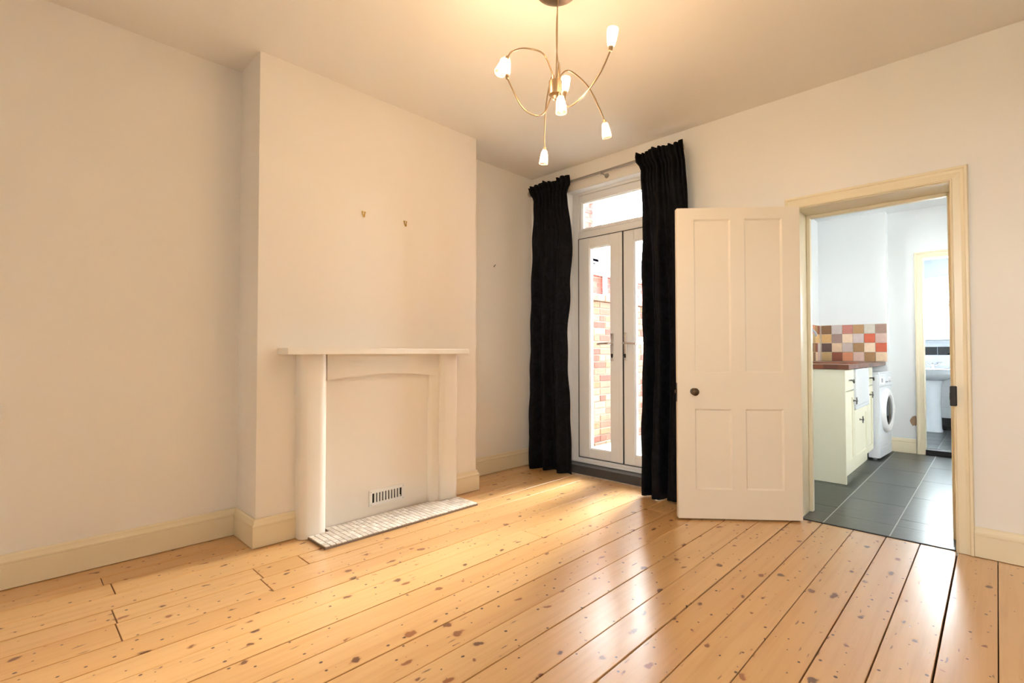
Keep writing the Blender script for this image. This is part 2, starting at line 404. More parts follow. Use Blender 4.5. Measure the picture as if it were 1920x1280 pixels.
S(box('ceiling', (XL - .3, XR + .3, YN - .3, YK, H, H + .15), 'ceiling'), 'plain white ceiling of the dining room', 'ceiling')
S(box('wall_left', (XL - .25, XL, YN - .2, YK, -.1, H), 'wall'), 'warm white left wall with an alcove on each side of the chimney breast')
S(box('wall_right', (XR, XR + .2, YN - .2, YB, -.1, H), 'wall'), 'warm white wall on the right side outside the view')
NW = (.18, .78, 1.15, 2.22)                  # opening of the window added behind the viewer for fill light
S(boxes('wall_near', [(XL, NW[0], YN - .2, YN, -.1, H), (NW[1], XR, YN - .2, YN, -.1, H), (NW[0], NW[1], YN - .2, YN, -.1, NW[2]), (NW[0], NW[1], YN - .2, YN, NW[3], H)], 'wall'), 'warm white wall with an added window behind the viewer')
FO = (-2.81, -1.72, 2.535)                  # french opening x0, x1, top
DO = (-0.935, -0.155, 2.012)                # kitchen doorway rough opening
S(boxes('wall_back', [(XL, FO[0], YB, YK, -.1, H), (FO[0], FO[1], YB, YK, FO[2], H), (FO[0], FO[1], YB + .09, YK, -.1, .076),
                      (FO[1], DO[0], YB, YK, -.1, H), (DO[0], DO[1], YB, YK, DO[2], H), (DO[1], XR + .2, YB, YK, -.1, H)], 'wall'),
  'warm white back wall holding the French doors and the kitchen doorway')
# chimney breast with the closed-up fireplace in it
FY0, FY1, FZ = 1.345, 2.215, 0.95
S(boxes('wall_chimney', [(XL, CX, CY0, FY0, -.1, H), (XL, CX, FY1, CY1, -.1, H), (XL, CX, FY0, FY1, FZ, H), (XL, CX - .06, FY0, FY1, -.1, FZ)], 'wall'),
  'warm white chimney breast standing out between two alcoves')

# floor: one object per board
floor = thing('floor', 'varnished knotty pine floorboards of the dining room', 'floor', kind='structure')
box('subfloor', (XL, XR, YN, YB + .01, -.06, -.022), 'subfloor', floor)
xs = [-3.228, -3.06, -2.955, -2.81, -2.655, -2.507, -2.338, -2.19, -2.064, -1.894, -1.741, -1.576, -1.415, -1.256, -1.096,
      -.95, -.797, -.635, -.475, -.322, -.167, -.012, .143, .298, .453, .608, .763, .848]
gaps = [.003, .003, .003, .002, .004, .003, .003, .003, .002, .003, .002, .004, .002, .003, .002, .004, .003, .002, .003, .003, .004, .002, .003, .003, .003, .003, .003, .003]
joints = {0: [], 1: [.345], 2: [.37], 3: [2.3], 4: [.337, .885, 1.105], 5: [.33, .87], 6: [2.75], 7: [-.2], 8: [2.2], 9: [-.4], 10: [3.1], 13: [-.5], 17: [.4], 19: [-.3]}
gaps = [g * 1.6 for g in gaps]
for i in range(len(xs) - 1):
    x0, x1 = xs[i] + gaps[i] / 2, xs[i + 1] - gaps[i + 1] / 2
    segs = [(YN, YB + .008)]
    if x0 < CX - .02: segs = [(YN, CY0 + (.02 if x1 > CX else -.002)), (CY1, YB)] if x1 <= CX + .02 else segs
    for (a, b) in segs:
        cuts = [a] + [j for j in joints.get(i, []) if a < j < b] + [b]
        for k in range(len(cuts) - 1):
            bm = bmesh.new()
            box_bm(bm, x0, x1, cuts[k] + .002, cuts[k + 1] - .002, -.022, 0.0 + random.uniform(-.0006, .0004), bev=.0014)
            to_obj('floorboard', bm, 'pine', floor)

# skirting boards, moulded profile swept along the wall foot
def skirting(name, p0, p1, nrm, label, mat='trim', h=0.152, t=0.02, m0=0, m1=0):
    """p0->p1 along the wall, nrm points into the room; m0/m1 = +1 outside mitre, -1 inside mitre"""
    prof = [(0, 0), (t, 0), (t, h * .70), (t * .93, h * .715), (t * .93, h * .735), (t * 1.08, h * .75), (t * 1.08, h * .80), (t * .82, h * .84), (t * .62, h * .90), (t * .55, h * .955), (t * .36, h), (0, h)]
    p0, p1, nrm = Vector(p0), Vector(p1), Vector(nrm); d = (p1 - p0).normalized()
    bm = bmesh.new()
    A = [bm.verts.new(p0 + nrm * a - d * a * m0 + Vector((0, 0, z))) for a, z in prof]
    B = [bm.verts.new(p1 + nrm * a + d * a * m1 + Vector((0, 0, z))) for a, z in prof]
    n = len(prof); bm.faces.new(A[::-1]); bm.faces.new(B)
    for i in range(n): bm.faces.new((A[i], A[(i + 1) % n], B[(i + 1) % n], B[i]))
    return tag(to_obj(name, bm, mat), label, 'skirting board', kind='structure')
z0 = .003
skirting('baseboard_left', (XL, YN, z0), (XL, CY0, z0), (1, 0, 0), 'long cream moulded skirting board along the left alcove wall', m1=-1)
skirting('baseboard_chimney_near', (XL, CY0, z0), (CX, CY0, z0), (0, -1, 0), 'short cream skirting return on the near side of the chimney breast', m0=-1, m1=1)
skirting('baseboard_chimney_front', (CX, CY0, z0), (CX, 1.198, z0), (1, 0, 0), 'cream skirting block left of the fireplace surround', m0=1)
skirting('baseboard_chimney_far', (CX, 2.368, z0), (CX, CY1, z0), (1, 0, 0), 'cream skirting block right of the fireplace surround', m1=1)
skirting('baseboard_chimney_side', (CX, CY1, z0), (XL, CY1, z0), (0, 1, 0), 'cream skirting return on the far side of the chimney breast', m0=1, m1=-1)
skirting('baseboard_alcove', (XL, CY1, z0), (XL, YB, z0), (1, 0, 0), 'cream skirting board in the far alcove beside the black curtain', m0=-1, m1=-1)
skirting('baseboard_back_left', (XL, YB, z0), (FO[0], YB, z0), (0, -1, 0), 'cream skirting board behind the left black curtain', m0=-1)
skirting('baseboard_back_middle', (FO[1], YB, z0), (-1.0, YB, z0), (0, -1, 0), 'cream skirting board behind the open panelled door')
skirting('baseboard_back_right', (-0.098, YB, z0), (XR, YB, z0), (0, -1, 0), 'cream skirting board to the right of the kitchen doorway')

# ------------------------------------------------------------------ fireplace surround
fp = thing('fireplace_surround', 'white painted fireplace surround with rounded columns, closed up with a panel', 'fireplace', (CX, 1.78, 0))
def fpl(o): o.location = (-CX, -1.78, 0); return o
def column(y0, y1):
    x0, x1 = CX, -2.835; r = .062; pts = [(x0, y0)]
    for k in range(9):
        a = math.pi - k * math.pi / 16; pts.append((x1 - r * .62 + r * .62 * math.sin(k * math.pi / 16), y0 + r * .62 - r * .62 * math.cos(k * math.pi / 16)))
    for k in range(9):
        a = k * math.pi / 16; pts.append((x1 - r + r * math.cos(a), y1 - r + r * math.sin(a)))
    pts.append((x0, y1))
    return fpl(prism('column', pts, 'z', .002, 1.056, 'mantel', fp, smooth=30))
column(1.197, 1.364); column(2.196, 2.366)
fpl(box('mantel_shelf', (CX, -2.775, 1.092, 2.398, 1.056, 1.093), 'mantel', fp, bev=.005, seg=2))
# lintel board with a shallow arched lower edge
ly0, ly1 = 1.362, 2.198; pts = [(ly0, 1.056), (ly0, .898)]
for k in range(1, 24):
    t = k / 24; pts.append((ly0 + (ly1 - ly0) * t, .898 + .034 * math.sin(math.pi * t)))
pts += [(ly1, .898), (ly1, 1.056)]
fpl(prism('lintel', pts, 'x', CX - .02, -2.868, 'mantel', fp))
fpl(box('infill_panel', (-2.965, -2.902, FY0 + .002, FY1 - .002, .004, .945), 'wall', fp))
pp = [(-2.905, 2.118), (-2.889, 2.122), (-2.878, 2.132), (-2.873, 2.145), (-2.873, 2.198), (-2.905, 2.198)]
fpl(prism('slip', pp, 'z', .004, .93, 'mantel', fp, smooth=50))
# hearth
he = thing('hearth', 'low mosaic tiled hearth of pale stone in front of the fireplace', 'hearth', (-2.73, 1.79, 0))
hx0, hx1, hy0, hy1 = -2.832, -2.614, 1.238, 2.34
def hl(o): o.location = (2.73, -1.79, 0); return o
hl(box('hearth_bed', (hx0, hx1, hy0, hy1, .001, .012), 'hearth_grout', he))
hl(box('hearth_bed', (-2.90, hx0, 1.368, 2.178, .001, .012), 'hearth_grout', he))
nx, ny = 7, 34; px, py = (hx1 - hx0) / nx, (hy1 - hy0) / ny
bm = bmesh.new(); box_bm(bm, -px / 2 + .0018, px / 2 - .0018, -py / 2 + .0018, py / 2 - .0018, 0, .007, bev=.0015); htile = to_obj('mosaic_tile', bm, 'hearth_tile', he)
for i in range(-2, nx):
    for j in range(ny):
        yc = hy0 + (j + .5) * py
        if i < 0 and not (1.367 < yc - py / 2 and yc + py / 2 < 2.179): continue
        loc = (hx0 + (i + .5) * px + 2.73, yc - 1.79, .011)
        if i == 0 and j == 0: htile.location = loc
        else: copy_part(htile, he, loc)
# vent grille on the infill panel
vg = thing('air_vent', 'white slotted metal air vent low on the fireplace panel', 'vent', (-2.902, 1.793, .08))
def vl(o): o.location = (2.902, -1.793, -.08); return o
vy0, vy1, vz0, vz1, vx = 1.662, 1.924, .078, .178, -2.902
vl(box('backing', (vx, vx + .001, vy0 + .012, vy1 - .012, vz0 + .012, vz1 - .012), 'dark', vg))
vl(boxes('frame', [(vx, vx + .008, vy0, vy1, vz0, vz0 + .02), (vx, vx + .008, vy0, vy1, vz1 - .02, vz1), (vx, vx + .008, vy0, vy0 + .02, vz0 + .02, vz1 - .02), (vx, vx + .008, vy1 - .02, vy1, vz0 + .02, vz1 - .02)], 'white_plastic', vg))
w = (vy1 - vy0 - .04) / 10
for k in range(1, 10):
    yc = vy0 + .02 + w * k
    vl(box('slat', (vx + .001, vx + .007, yc - w * .27, yc + w * .27, vz0 + .02, vz1 - .02), 'white_plastic', vg))
for (yy, zz) in ((vy0 + .01, vz0 + .01), (vy0 + .01, vz1 - .01), (vy1 - .01, vz0 + .01), (vy1 - .01, vz1 - .01)):
    vl(lathe('screw', (vx + .007, yy, zz), (1, 0, 0), [(0, .004), (.002, .0035), (.003, 0)], 'steel', vg, n=8))
vl(box('slider_knob', (vx + .007, vx + .014, vy1 - .045, vy1 - .033, vz0 + .024, vz0 + .036), 'white_plastic', vg, bev=.002))

# picture hooks and switch
def hook(loc, nrm, label, mat, s=1.0):
    t = thing('picture_hook', label, 'picture hook', loc, group=None)
    x, sgn = Vector(nrm), 1
    bm = bmesh.new()
    # heart-shaped back strap
    for a, b in (((-.010, .014), (0, -.014)), ((.010, .014), (0, -.014))):
        tube_bm(bm, [x * .002 + Vector((0, a[0], a[1])) * s, x * .003 + Vector((0, a[0] * .7, 0.0)) * s, x * .002 + Vector((0, b[0], b[1])) * s], .0028 * s, 6)
    to_obj('strap', bm, mat, t)
    bm = bmesh.new(); tube_bm(bm, bez([x * .002 + Vector((0, 0, -.014)) * s, x * .010 * s + Vector((0, 0, -.019)) * s, x * .014 * s + Vector((0, 0, -.010)) * s], 5), .0026 * s, 6); to_obj('hook', bm, mat, t)
    lathe('nail', x * .001 + Vector((0, -.007 * s, .010 * s)), x, [(0, .003 * s), (.006, .004 * s), (.008, 0)], mat, t, n=8)
    lathe('nail', x * .001 + Vector((0, .007 * s, .010 * s)), x, [(0, .003 * s), (.006, .004 * s), (.008, 0)], mat, t, n=8)
    return t
hook((CX, 1.622, 1.963), (1, 0, 0), 'brass picture hook above the mantel, the nearer and higher-looking of two', 'brass', 1.15)
hook((CX, 1.938, 1.960), (1, 0, 0), 'brass picture hook above the mantel, the one nearer the curtain', 'brass', 1.15)
t = thing('wall_nail', 'small bent dark nail in the wall of the far alcove', 'nail', (XL, 3.085, 1.845))
tube('shank', [(0, 0, 0), (.012, 0, .002), (.014, 0, .012)], .003, 'pewter', t, 6); lathe('nail_head', (.0, 0, -.004), (1, 0, 0), [(0, .006), (.003, .005), (.004, 0)], 'pewter', t, n=8)
t = thing('wall_switch', 'white plastic switch at the left edge of the alcove wall', 'switch', (XL, -.035, .785))
box('plate', (0, .009, -.043, .043, -.043, .043), 'white_plastic', t, bev=.003, seg=2); box('rocker', (.009, .014, -.014, .014, -.02, .02), 'white_plastic', t, bev=.002)

# ------------------------------------------------------------------ French doors (door_1)
fd = thing('door_1', 'white plastic framed French doors with a fanlight, looking onto the yard', 'French door', (-2.265, 3.70, .077), kind='structure')
def fl(o): o.location = (2.265, -3.70, -.077); return o
fy0, fy1 = 3.68, 3.75; fx0, fx1 = -2.806, -1.724; mid = -2.265; fz1 = 2.533
def rect_frame(name, x0, x1, z0, z1, wl, wr, wb, wt, y0, y1, mat, parent, bev=.004):
    bs = [(x0, x0 + wl, y0, y1, z0, z1), (x1 - wr, x1, y0, y1, z0, z1), (x0 + wl, x1 - wr, y0, y1, z0, z0 + wb), (x0 + wl, x1 - wr, y0, y1, z1 - wt, z1)]
    bm = bmesh.new()
    for b in bs: box_bm(bm, *b, bev=bev)
    return to_obj(name, bm, mat, parent)
fl(rect_frame('frame', fx0, fx1, .077, fz1, .072, .072, .046, .032, fy0, fy1, 'upvc', fd))
fl(box('transom_bar', (fx0 + .07, fx1 - .07, fy0, fy1, 2.10, 2.165), 'upvc', fd, bev=.004))
sill = fl(box('threshold_bar', (fx0 + .01, fx1 - .01, fy0 - .022, fy0 + .004, .078, .100), 'upvc', fd, bev=.005, seg=2))
fan = fl(rect_frame('fanlight_sash', fx0 + .073, fx1 - .073, 2.166, 2.50, .030, .030, .026, .068, fy0 + .006, fy1 - .006, 'upvc', fd))
f2 = rect_frame('bead', fx0 + .100, fx1 - .100, 2.188, 2.437, .012, .012, .012, .012, fy0 + .018, fy0 + .034, 'upvc', fan, bev=.003)
pn = box('pane', (fx0 + .104, fx1 - .104, fy0 + .030, fy0 + .036, 2.19, 2.434), 'pane', fan)
for side in (-1, 1):
    # leaf edges (left leaf; the right one is its mirror image)
    def mx_(x): return x if side < 0 else 2 * mid - x
    def rng(a, b): return tuple(sorted((mx_(a), mx_(b))))
    x0, x1 = rng(-2.730, -2.2675)
    gx0, gx1 = (-2.613, -2.395) if side < 0 else (-2.160, -1.925)
    wl, wr = gx0 - x0, x1 - gx1
    leaf = fl(rect_frame('door_leaf', x0, x1, .126, 2.099, wl, wr, .084, .096, fy0 - .004, fy1 - .01, 'upvc', fd, bev=.005))
    rect_frame('leaf_shadow_seal', x0 - .0035, x1 + (.0035 if side > 0 else -.0015), .1215, 2.1025, .0042, .0042, .0042, .0042, fy0 - .0055, fy0 + .002, 'gasket', leaf, bev=0)  # dark seal strip drawn in as the shadow gap around the leaf
    rect_frame('bead', gx0 - .012, gx1 + .012, .198, 2.015, .018, .018, .018, .018, fy0 + .004, fy0 + .030, 'upvc', leaf, bev=.004)
    rect_frame('gasket', gx0 - .002, gx1 + .002, .208, 2.005, .006, .006, .006, .006, fy0 + .020, fy0 + .033, 'gasket', leaf, bev=0)
    box('pane', (gx0, gx1, fy0 + .028, fy0 + .034, .208, 2.005), 'pane', leaf)
    # handle: back plate, lever, keyhole, screws
    hx = mx_(-2.370) if side < 0 else -2.243
    hd = box('handle_plate', (hx - .014, hx + .014, fy0 - .014, fy0 - .004, .996, 1.232), 'chrome', leaf, bev=.005, seg=2)
    yy = fy0 - .014
    tube('lever', [(hx, yy, 1.146), (hx, yy - .030, 1.146)] , .009, 'chrome', hd, 10)
    tube('lever', bez([(hx, yy - .030, 1.146), (hx + side * .02, yy - .040, 1.146), (hx + side * .075, yy - .040, 1.144), (hx + side * .125, yy - .036, 1.140)], 5), [.0095] * 16, 'chrome', hd, 10)
    lathe('keyhole', (hx, yy - .001, 1.046), (0, -1, 0), [(0, .009), (.006, .009), (.007, .0)], 'iron', hd, n=12)
    box('keyhole', (hx - .005, hx + .005, yy - .006, yy - .0005, 1.022, 1.046), 'iron', hd)
    for zz in (1.216, 1.012): lathe('screw', (hx, yy, zz), (0, -1, 0), [(0, .005), (.002, .004), (.003, 0)], 'steel', hd, n=8)
    # outside lever seen through the glass
    tube('outer_lever', [(hx, fy1, 1.146), (hx, fy1 + .045, 1.146), (hx + side * .12, fy1 + .045, 1.144)], .009, 'upvc', hd, 8)
fl(box('cover_strip', (-2.302, -2.269, fy0 - .013, fy0 - .0045, .130, 2.096), 'upvc', fd, bev=.004))
S(box('doorstep', (FO[0] + .002, FO[1] - .002, 3.556, 3.679, .002, .0755), 'slate_step', bev=.004), 'dark grey painted doorstep under the French doors', 'step')
# plastered reveals are the wall itself; white soffit lining above the frame
S(boxes('trim_2', [(FO[0], FO[0] + .012, YB + .002, fy0, .08, FO[2]), (FO[1] - .012, FO[1], YB + .002, fy0, .08, FO[2]), (FO[0] + .012, FO[1] - .012, YB + .002, fy0, FO[2] - .010, FO[2])], 'upvc'),
  'white reveal lining around the French door opening', 'trim')

# ------------------------------------------------------------------ curtain pole and curtains
pole = thing('curtain_pole', 'slim grey metal curtain pole above the French doors', 'curtain pole', (-2.41, 3.50, 2.578))
pz, pyy = 2.578, 3.50
def pl_(o): o.location = (2.41, -3.50, -2.578); return o
pl_(tube('rod', [(-3.16, pyy, pz - .004), (-1.665, pyy, pz + .012)], .0115, 'pole', pole, 12))
pl_(lathe('finial', (-1.672, pyy, pz + .012), (1, 0, 0), [(0, .012), (.004, .026), (.020, .030), (.030, .026), (.034, 0)], 'pole', pole, n=20))
pl_(lathe('finial', (-3.155, pyy, pz - .004), (-1, 0, 0), [(0, .012), (.004, .024), (.018, .028), (.026, .022), (.030, 0)], 'pole', pole, n=20))
for bx in (-3.05, -2.365, -1.74):
    b = pl_(tube('bracket', [(bx, YB - .001, pz - .002), (bx, pyy + .012, pz - .002)], .006, 'pole', pole, 8))
    lathe('bracket_plate', (bx, YB - .0005, pz - .002), (0, -1, 0), [(0, .022), (.005, .02), (.006, 0)], 'pole', b, n=14)
    tube('cup', [(bx, pyy + .016 * math.cos(a), pz + .002 + .016 * math.sin(a)) for a in [R(-20 + 20 * k) - math.pi for k in range(13)]], .004, 'pole', b, 6)

def curtain(name, label, left, right, yc, zb, nf, seed, amp):
    """left/right/yc/amp: functions of height fraction v (0 bottom, 1 top)"""
    rnd = random.Random(seed); NU, NV = 150, 70; bm = bmesh.new(); grid = []
    ph = [rnd.uniform(0, 6.28) for _ in range(6)]
    for j in range(NV + 1):
        v = j / NV; row = []
        xl, xr = left(v), right(v); z = zb + (2.625 - zb) * v
        for i in range(NU + 1):
            u = i / NU
            head = max(0, (v - .93) / .07)
            uu = u + .012 * math.sin(9 * u + ph[0] + 2.2 * v) + .01 * math.sin(5 * v + ph[1])
            big = math.sin(2 * math.pi * nf * uu + ph[2] + .5 * math.sin(2.2 * v + ph[4]))
            big += .35 * math.sin(2 * math.pi * nf * 2.1 * uu + ph[3] + 1.5 * v)
            fine = math.sin(2 * math.pi * nf * 4.2 * u + ph[5])
            a = amp(v)
            y = yc(v) + a * big * (1 - .3 * head) + .006 * math.sin(40 * v + 13 * u + ph[1]) * (1 - head) + .011 * fine * min(1, max(0, (v - .80) / .12))
            zz = z
            if v > .985: zz += .005 * math.sin(2 * math.pi * nf * 3.1 * u + ph[0]) + .009 * math.sin(11 * u + ph[3])
            if v < .03: zz += .008 * math.sin(6 * u + ph[4])
            if v > .955 and v < .972: y += .0; 
            row.append(bm.verts.new((xl + (xr - xl) * u, y, zz)))
        grid.append(row)
    for j in range(NV):
        for i in range(NU):
            bm.faces.new((grid[j][i], grid[j][i + 1], grid[j + 1][i + 1], grid[j + 1][i]))
    # give the cloth thickness
    bmesh.ops.recalc_face_normals(bm, faces=bm.faces[:])
    bmesh.ops.solidify(bm, geom=bm.faces[:], thickness=.006)
    o = to_obj(name, bm, 'velvet', smooth=True)
    return tag(o, label, 'curtain', 'black velvet curtains')
def ramp(*kv):
    def f(v):
        for (a, x), (b, y) in zip(kv, kv[1:]):
            if v <= b:
                t = (v - a) / (b - a); t = t * t * (3 - 2 * t); return x + (y - x) * t
        return kv[-1][1]
    return f
curtain('curtain', 'black velvet curtain hanging left of the French doors beside the alcove',
        ramp((0, -3.155), (.1, -3.165), (.5, -3.145), (.90, -3.105), (.945, -3.095), (.985, -3.155), (1, -3.17)),
        ramp((0, -2.665), (.12, -2.675), (.45, -2.72), (.62, -2.69), (.80, -2.655), (.92, -2.70), (.945, -2.705), (.975, -2.665), (1, -2.675)),
        ramp((0, 3.455), (.5, 3.465), (.92, 3.462), (1, 3.462)), .012, 3.0, 3, ramp((0, .045), (.6, .036), (.92, .016), (1, .024)))
curtain('curtain', 'black velvet curtain hanging right of the French doors, partly behind the open door',
        ramp((0, -1.900), (.3, -1.910), (.8, -1.935), (.92, -1.955), (.945, -1.950), (.98, -2.0), (1, -1.995)),
        ramp((0, -1.555), (.5, -1.56), (.80, -1.588), (.93, -1.608), (1, -1.628)),
        ramp((0, 3.352), (.5, 3.43), (.92, 3.462), (1, 3.462)), .012, 2.6, 11, ramp((0, .048), (.6, .036), (.92, .014), (1, .022)))

# ------------------------------------------------------------------ kitchen doorway: lining, architrave, threshold
LX0, LX1, HZ = -.917, -.172, 1.995
lining = S(boxes('trim_3', [(DO[0], LX0, YB, YK, .001, DO[2]), (LX1, DO[1], YB, YK, .001, DO[2]), (LX0, LX1, YB, YK, HZ, DO[2])], 'trim', bev=.002), 'cream door lining of the kitchen doorway', 'door frame')
boxes('door_stop', [(LX0, LX0 + .022, YK - .055, YK - .015, .002, HZ), (LX1 - .022, LX1, YK - .055, YK - .015, .002, HZ), (LX0 + .022, LX1 - .022, YK - .055, YK - .015, HZ - .022, HZ)], 'trim', lining, bev=.003)
kp = box('strike_box', (LX1 - .012, LX1 + .016, 3.548, 3.585, .782, .888), 'iron', lining, bev=.003)
box('strike_hole', (LX1 - .0135, LX1 - .0115, 3.556, 3.574, .815, .85), 'dark', kp)
def arch_profile(w=.075):
    return [(0, 0), (w, 0), (w, .012), (w * .93, .024), (w * .80, .024), (w * .72, .017), (w * .55, .014), (w * .12, .016), (w * .06, .02), (0, .018)]
def architrave(name, x0, x1, ztop, ywall, sgn, label, mat='trim', w=.075, zbot=.002, left=True):
    """mitred casing; sgn = -1 sticks out towards -y"""
    bm = bmesh.new(); prof = arch_profile(w)
    path = [(x0, zbot, -1, 0), (x0, ztop, -1, 1), (x1, ztop, 1, 1), (x1, zbot, 1, 0)]
    rings = [[bm.verts.new((px + dx * a, ywall + sgn * b, pz_ + dz * a)) for a, b in prof] for px, pz_, dx, dz in path]
    n = len(prof)
    for i in range(3):
        for k in range(n): bm.faces.new((rings[i][k], rings[i][(k + 1) % n], rings[i + 1][(k + 1) % n], rings[i + 1][k]))
    bm.faces.new(rings[0]); bm.faces.new(rings[-1][::-1])
    return S(to_obj(name, bm, mat), label, 'architrave')
architrave('trim_4', LX0 + .004, LX1 - .004 + .008, HZ + .004, YB, -1, 'moulded cream architrave around the kitchen doorway', w=.072)

# ------------------------------------------------------------------ open four-panel door (door_2)
ang = math.atan2(3.072 - 3.556, -1.482 + .910)
dr = thing('door_2', 'cream painted four-panel wooden door standing open in front of the curtain', 'door', (-.910, 3.556, .012), (0, 0, ang), kind='structure')
# local: +x from hinge to free edge, front face towards the room is +y side
DW, DH, T = .764, 1.986, .036
fs = 1  # front side sign
def dl(b): return (b[0], b[1], -T, 0, b[2], b[3])
cols = [(.108, .342), (.428, .658)]; rows = [(.183, .695), (.928, 1.912)]
fr = []
fr += [(0, cols[0][0], 0, DH), (cols[1][1], DW, 0, DH), (cols[0][0], cols[1][1], 0, rows[0][0]), (cols[0][0], cols[1][1], rows[0][1], rows[1][0]), (cols[0][0], cols[1][1], rows[1][1], DH)]
fr += [(cols[0][1], cols[1][0], rows[0][0], rows[0][1]), (cols[0][1], cols[1][0], rows[1][0], rows[1][1])]
def dyy(b): return (b[0], b[1], 0, T, b[2], b[3])
bm = bmesh.new()
for b in fr: box_bm(bm, *dyy(b))
bmesh.ops.remove_doubles(bm, verts=bm.verts[:], dist=.0005)
leaf2 = to_obj('stiles_and_rails', bm, 'door_paint', dr)
box('free_edge', (DW, DW + .003, .002, T - .002, .003, DH - .003), 'door_paint', dr, bev=.001)
for c in cols:
    for r_ in rows:
        bm = bmesh.new(); box_bm(bm, c[0], c[1], T * .28, T * .72, r_[0], r_[1]); pnl = to_obj('door_panel', bm, 'door_paint', dr)
        # small moulding round the panel: thin sloped bead on both faces
        bm = bmesh.new()
        for yb, yf in ((T * .72, T - .001), (T * .28, .001)):
            q = .010; o4 = [(c[0], r_[0]), (c[1], r_[0]), (c[1], r_[1]), (c[0], r_[1])]; i4 = [(c[0] + q, r_[0] + q), (c[1] - q, r_[0] + q), (c[1] - q, r_[1] - q), (c[0] + q, r_[1] - q)]
            A = [bm.verts.new((x, yf, z)) for x, z in o4]; B = [bm.verts.new((x, yb, z)) for x, z in i4]
            for k in range(4): bm.faces.new((A[k], A[(k + 1) % 4], B[(k + 1) % 4], B[k]))
        me = bpy.data.meshes.new('panel_bead'); bm.to_mesh(me); bm.free(); ob = bpy.data.objects.new('panel_bead', me); me.materials.append(M['door_paint']); C.objects.link(ob); ob.parent = pnl
for sgn, y0_ in ((1, T), (-1, 0)):
    kn = lathe('door_knob', (.666, y0_, .806), (0, sgn, 0), [(0, .022), (.004, .022), (.006, .010), (.020, .009), (.026, .018), (.034, .024), (.042, .024), (.050, .017), (.053, 0)], 'bronze', dr, n=24)
box('latch_plate', (DW + .003, DW + .0045, .008, T - .008, .74, .86), 'bronze', dr); box('latch_bolt', (DW + .0045, DW + .014, .012, T - .014, .795, .815), 'bronze', dr)
for zz in (.22, 1.70):
    tube('hinge', [(-.006, .004, zz), (-.006, .004, zz + .09)], .006, 'trim', dr, 8)

# ------------------------------------------------------------------ chandelier
ch = thing('chandelier', 'seven-arm satin metal chandelier with curling arms and small glass shades', 'chandelier', (-1.43, 1.765, H))
ca, sa = math.cos(R(44.25)), math.sin(R(44.25))
def L3(r_, a_, z):     # right, away from the viewer, height -> local coordinates of the chandelier
    return Vector((ca * r_ - sa * a_, sa * r_ + ca * a_, z - H))
lathe('ceiling_rose', (0, 0, 0), (0, 0, -1), [(0, .098), (.008, .100), (.022, .094), (.036, .066), (.043, .024), (.045, 0)], 'nickel', ch, n=36)
tube('rod', [L3(.004, .01, 2.72), L3(.001, .004, 2.50), L3(-.006, 0, 2.31)], .0028, 'nickel', ch, 8)
tube('flex', bez([L3(.010, -.01, 2.72), L3(-.002, -.006, 2.60), L3(-.003, -.004, 2.48), L3(.004, -.005, 2.38), L3(-.004, 0, 2.31)], 6), .0022, 'nickel', ch, 6)
HB = L3(-.008, 0, 0)
hub = lathe('hub', HB + Vector((0, 0, 2.318 - 0)), (0, 0, -1), [(0, .012), (.002, .026), (.006, .030), (.066, .030), (.070, .026), (.074, .014), (.088, .010), (.090, 0)], 'nickel', ch, n=24)
SH = [(-.001, .011), (.005, .0150), (.020, .0180), (.040, .0208), (.064, .0235), (.0690, .0230), (.0685, .0210), (.040, .0188), (.020, .0160), (.008, .012)]
def arm(ctrl, lampdir, label=None):
    """ctrl: points (right, away, z) from hub to the lamp holder; lampdir likewise"""
    P = [L3(*p) for p in ctrl]
    d = L3(lampdir[0], lampdir[1], lampdir[2] + H).normalized()
    a_ = tube('arm', bez(P, 10), .0036, 'nickel', ch, 8)
    e = P[-1]
    hold = lathe('lamp_holder', e - d * .004, d, [(0, .005), (.004, .0085), (.022, .0085), (.024, .006)], 'nickel', ch, n=14)
    shd = lathe('lamp_shade', e + d * .016, d, SH, 'shade', ch, n=20, cap=False)
    lathe('bulb', e + d * .026, d, [(0, .004), (.004, .0075), (.026, .0075), (.032, .005), (.034, 0)], 'bulb', shd, n=10)
# up-lights
arm([(.012, -.01, 2.235), (.050, -.05, 2.172), (.115, -.13, 2.195), (.165, -.20, 2.245), (.196, -.25, 2.305)], (.10, -.12, 1.0))
arm([(-.030, -.005, 2.235), (-.060, -.03, 2.155), (-.105, -.06, 2.128), (-.165, -.06, 2.170), (-.228, -.05, 2.300)], (-.12, 0, 1.0))
arm([(.020, .02, 2.235), (.035, .06, 2.215), (.047, .11, 2.25), (.050, .13, 2.320)], (.06, .08, 1.0))
# down-lights
arm([(-.020, -.015, 2.31), (-.028, -.03, 2.345), (-.070, -.08, 2.395), (-.150, -.15, 2.375), (-.205, -.21, 2.325), (-.226, -.235, 2.285)], (-.42, -.25, -1.0))
arm([(.012, .01, 2.31), (.025, .03, 2.365), (.070, .06, 2.395), (.160, .12, 2.355), (.225, .17, 2.27), (.252, .19, 2.222)], (.18, .08, -1.0))
arm([(-.012, .02, 2.31), (-.010, .06, 2.375), (-.018, .15, 2.40), (-.032, .26, 2.34), (-.036, .33, 2.235), (-.034, .35, 2.152)], (-.08, .05, -1.0))
arm([(.004, -.02, 2.31), (.0, -.06, 2.345), (-.004, -.12, 2.33), (-.004, -.16, 2.26), (-.003, -.175, 2.165)], (.05, -.08, -1.0))

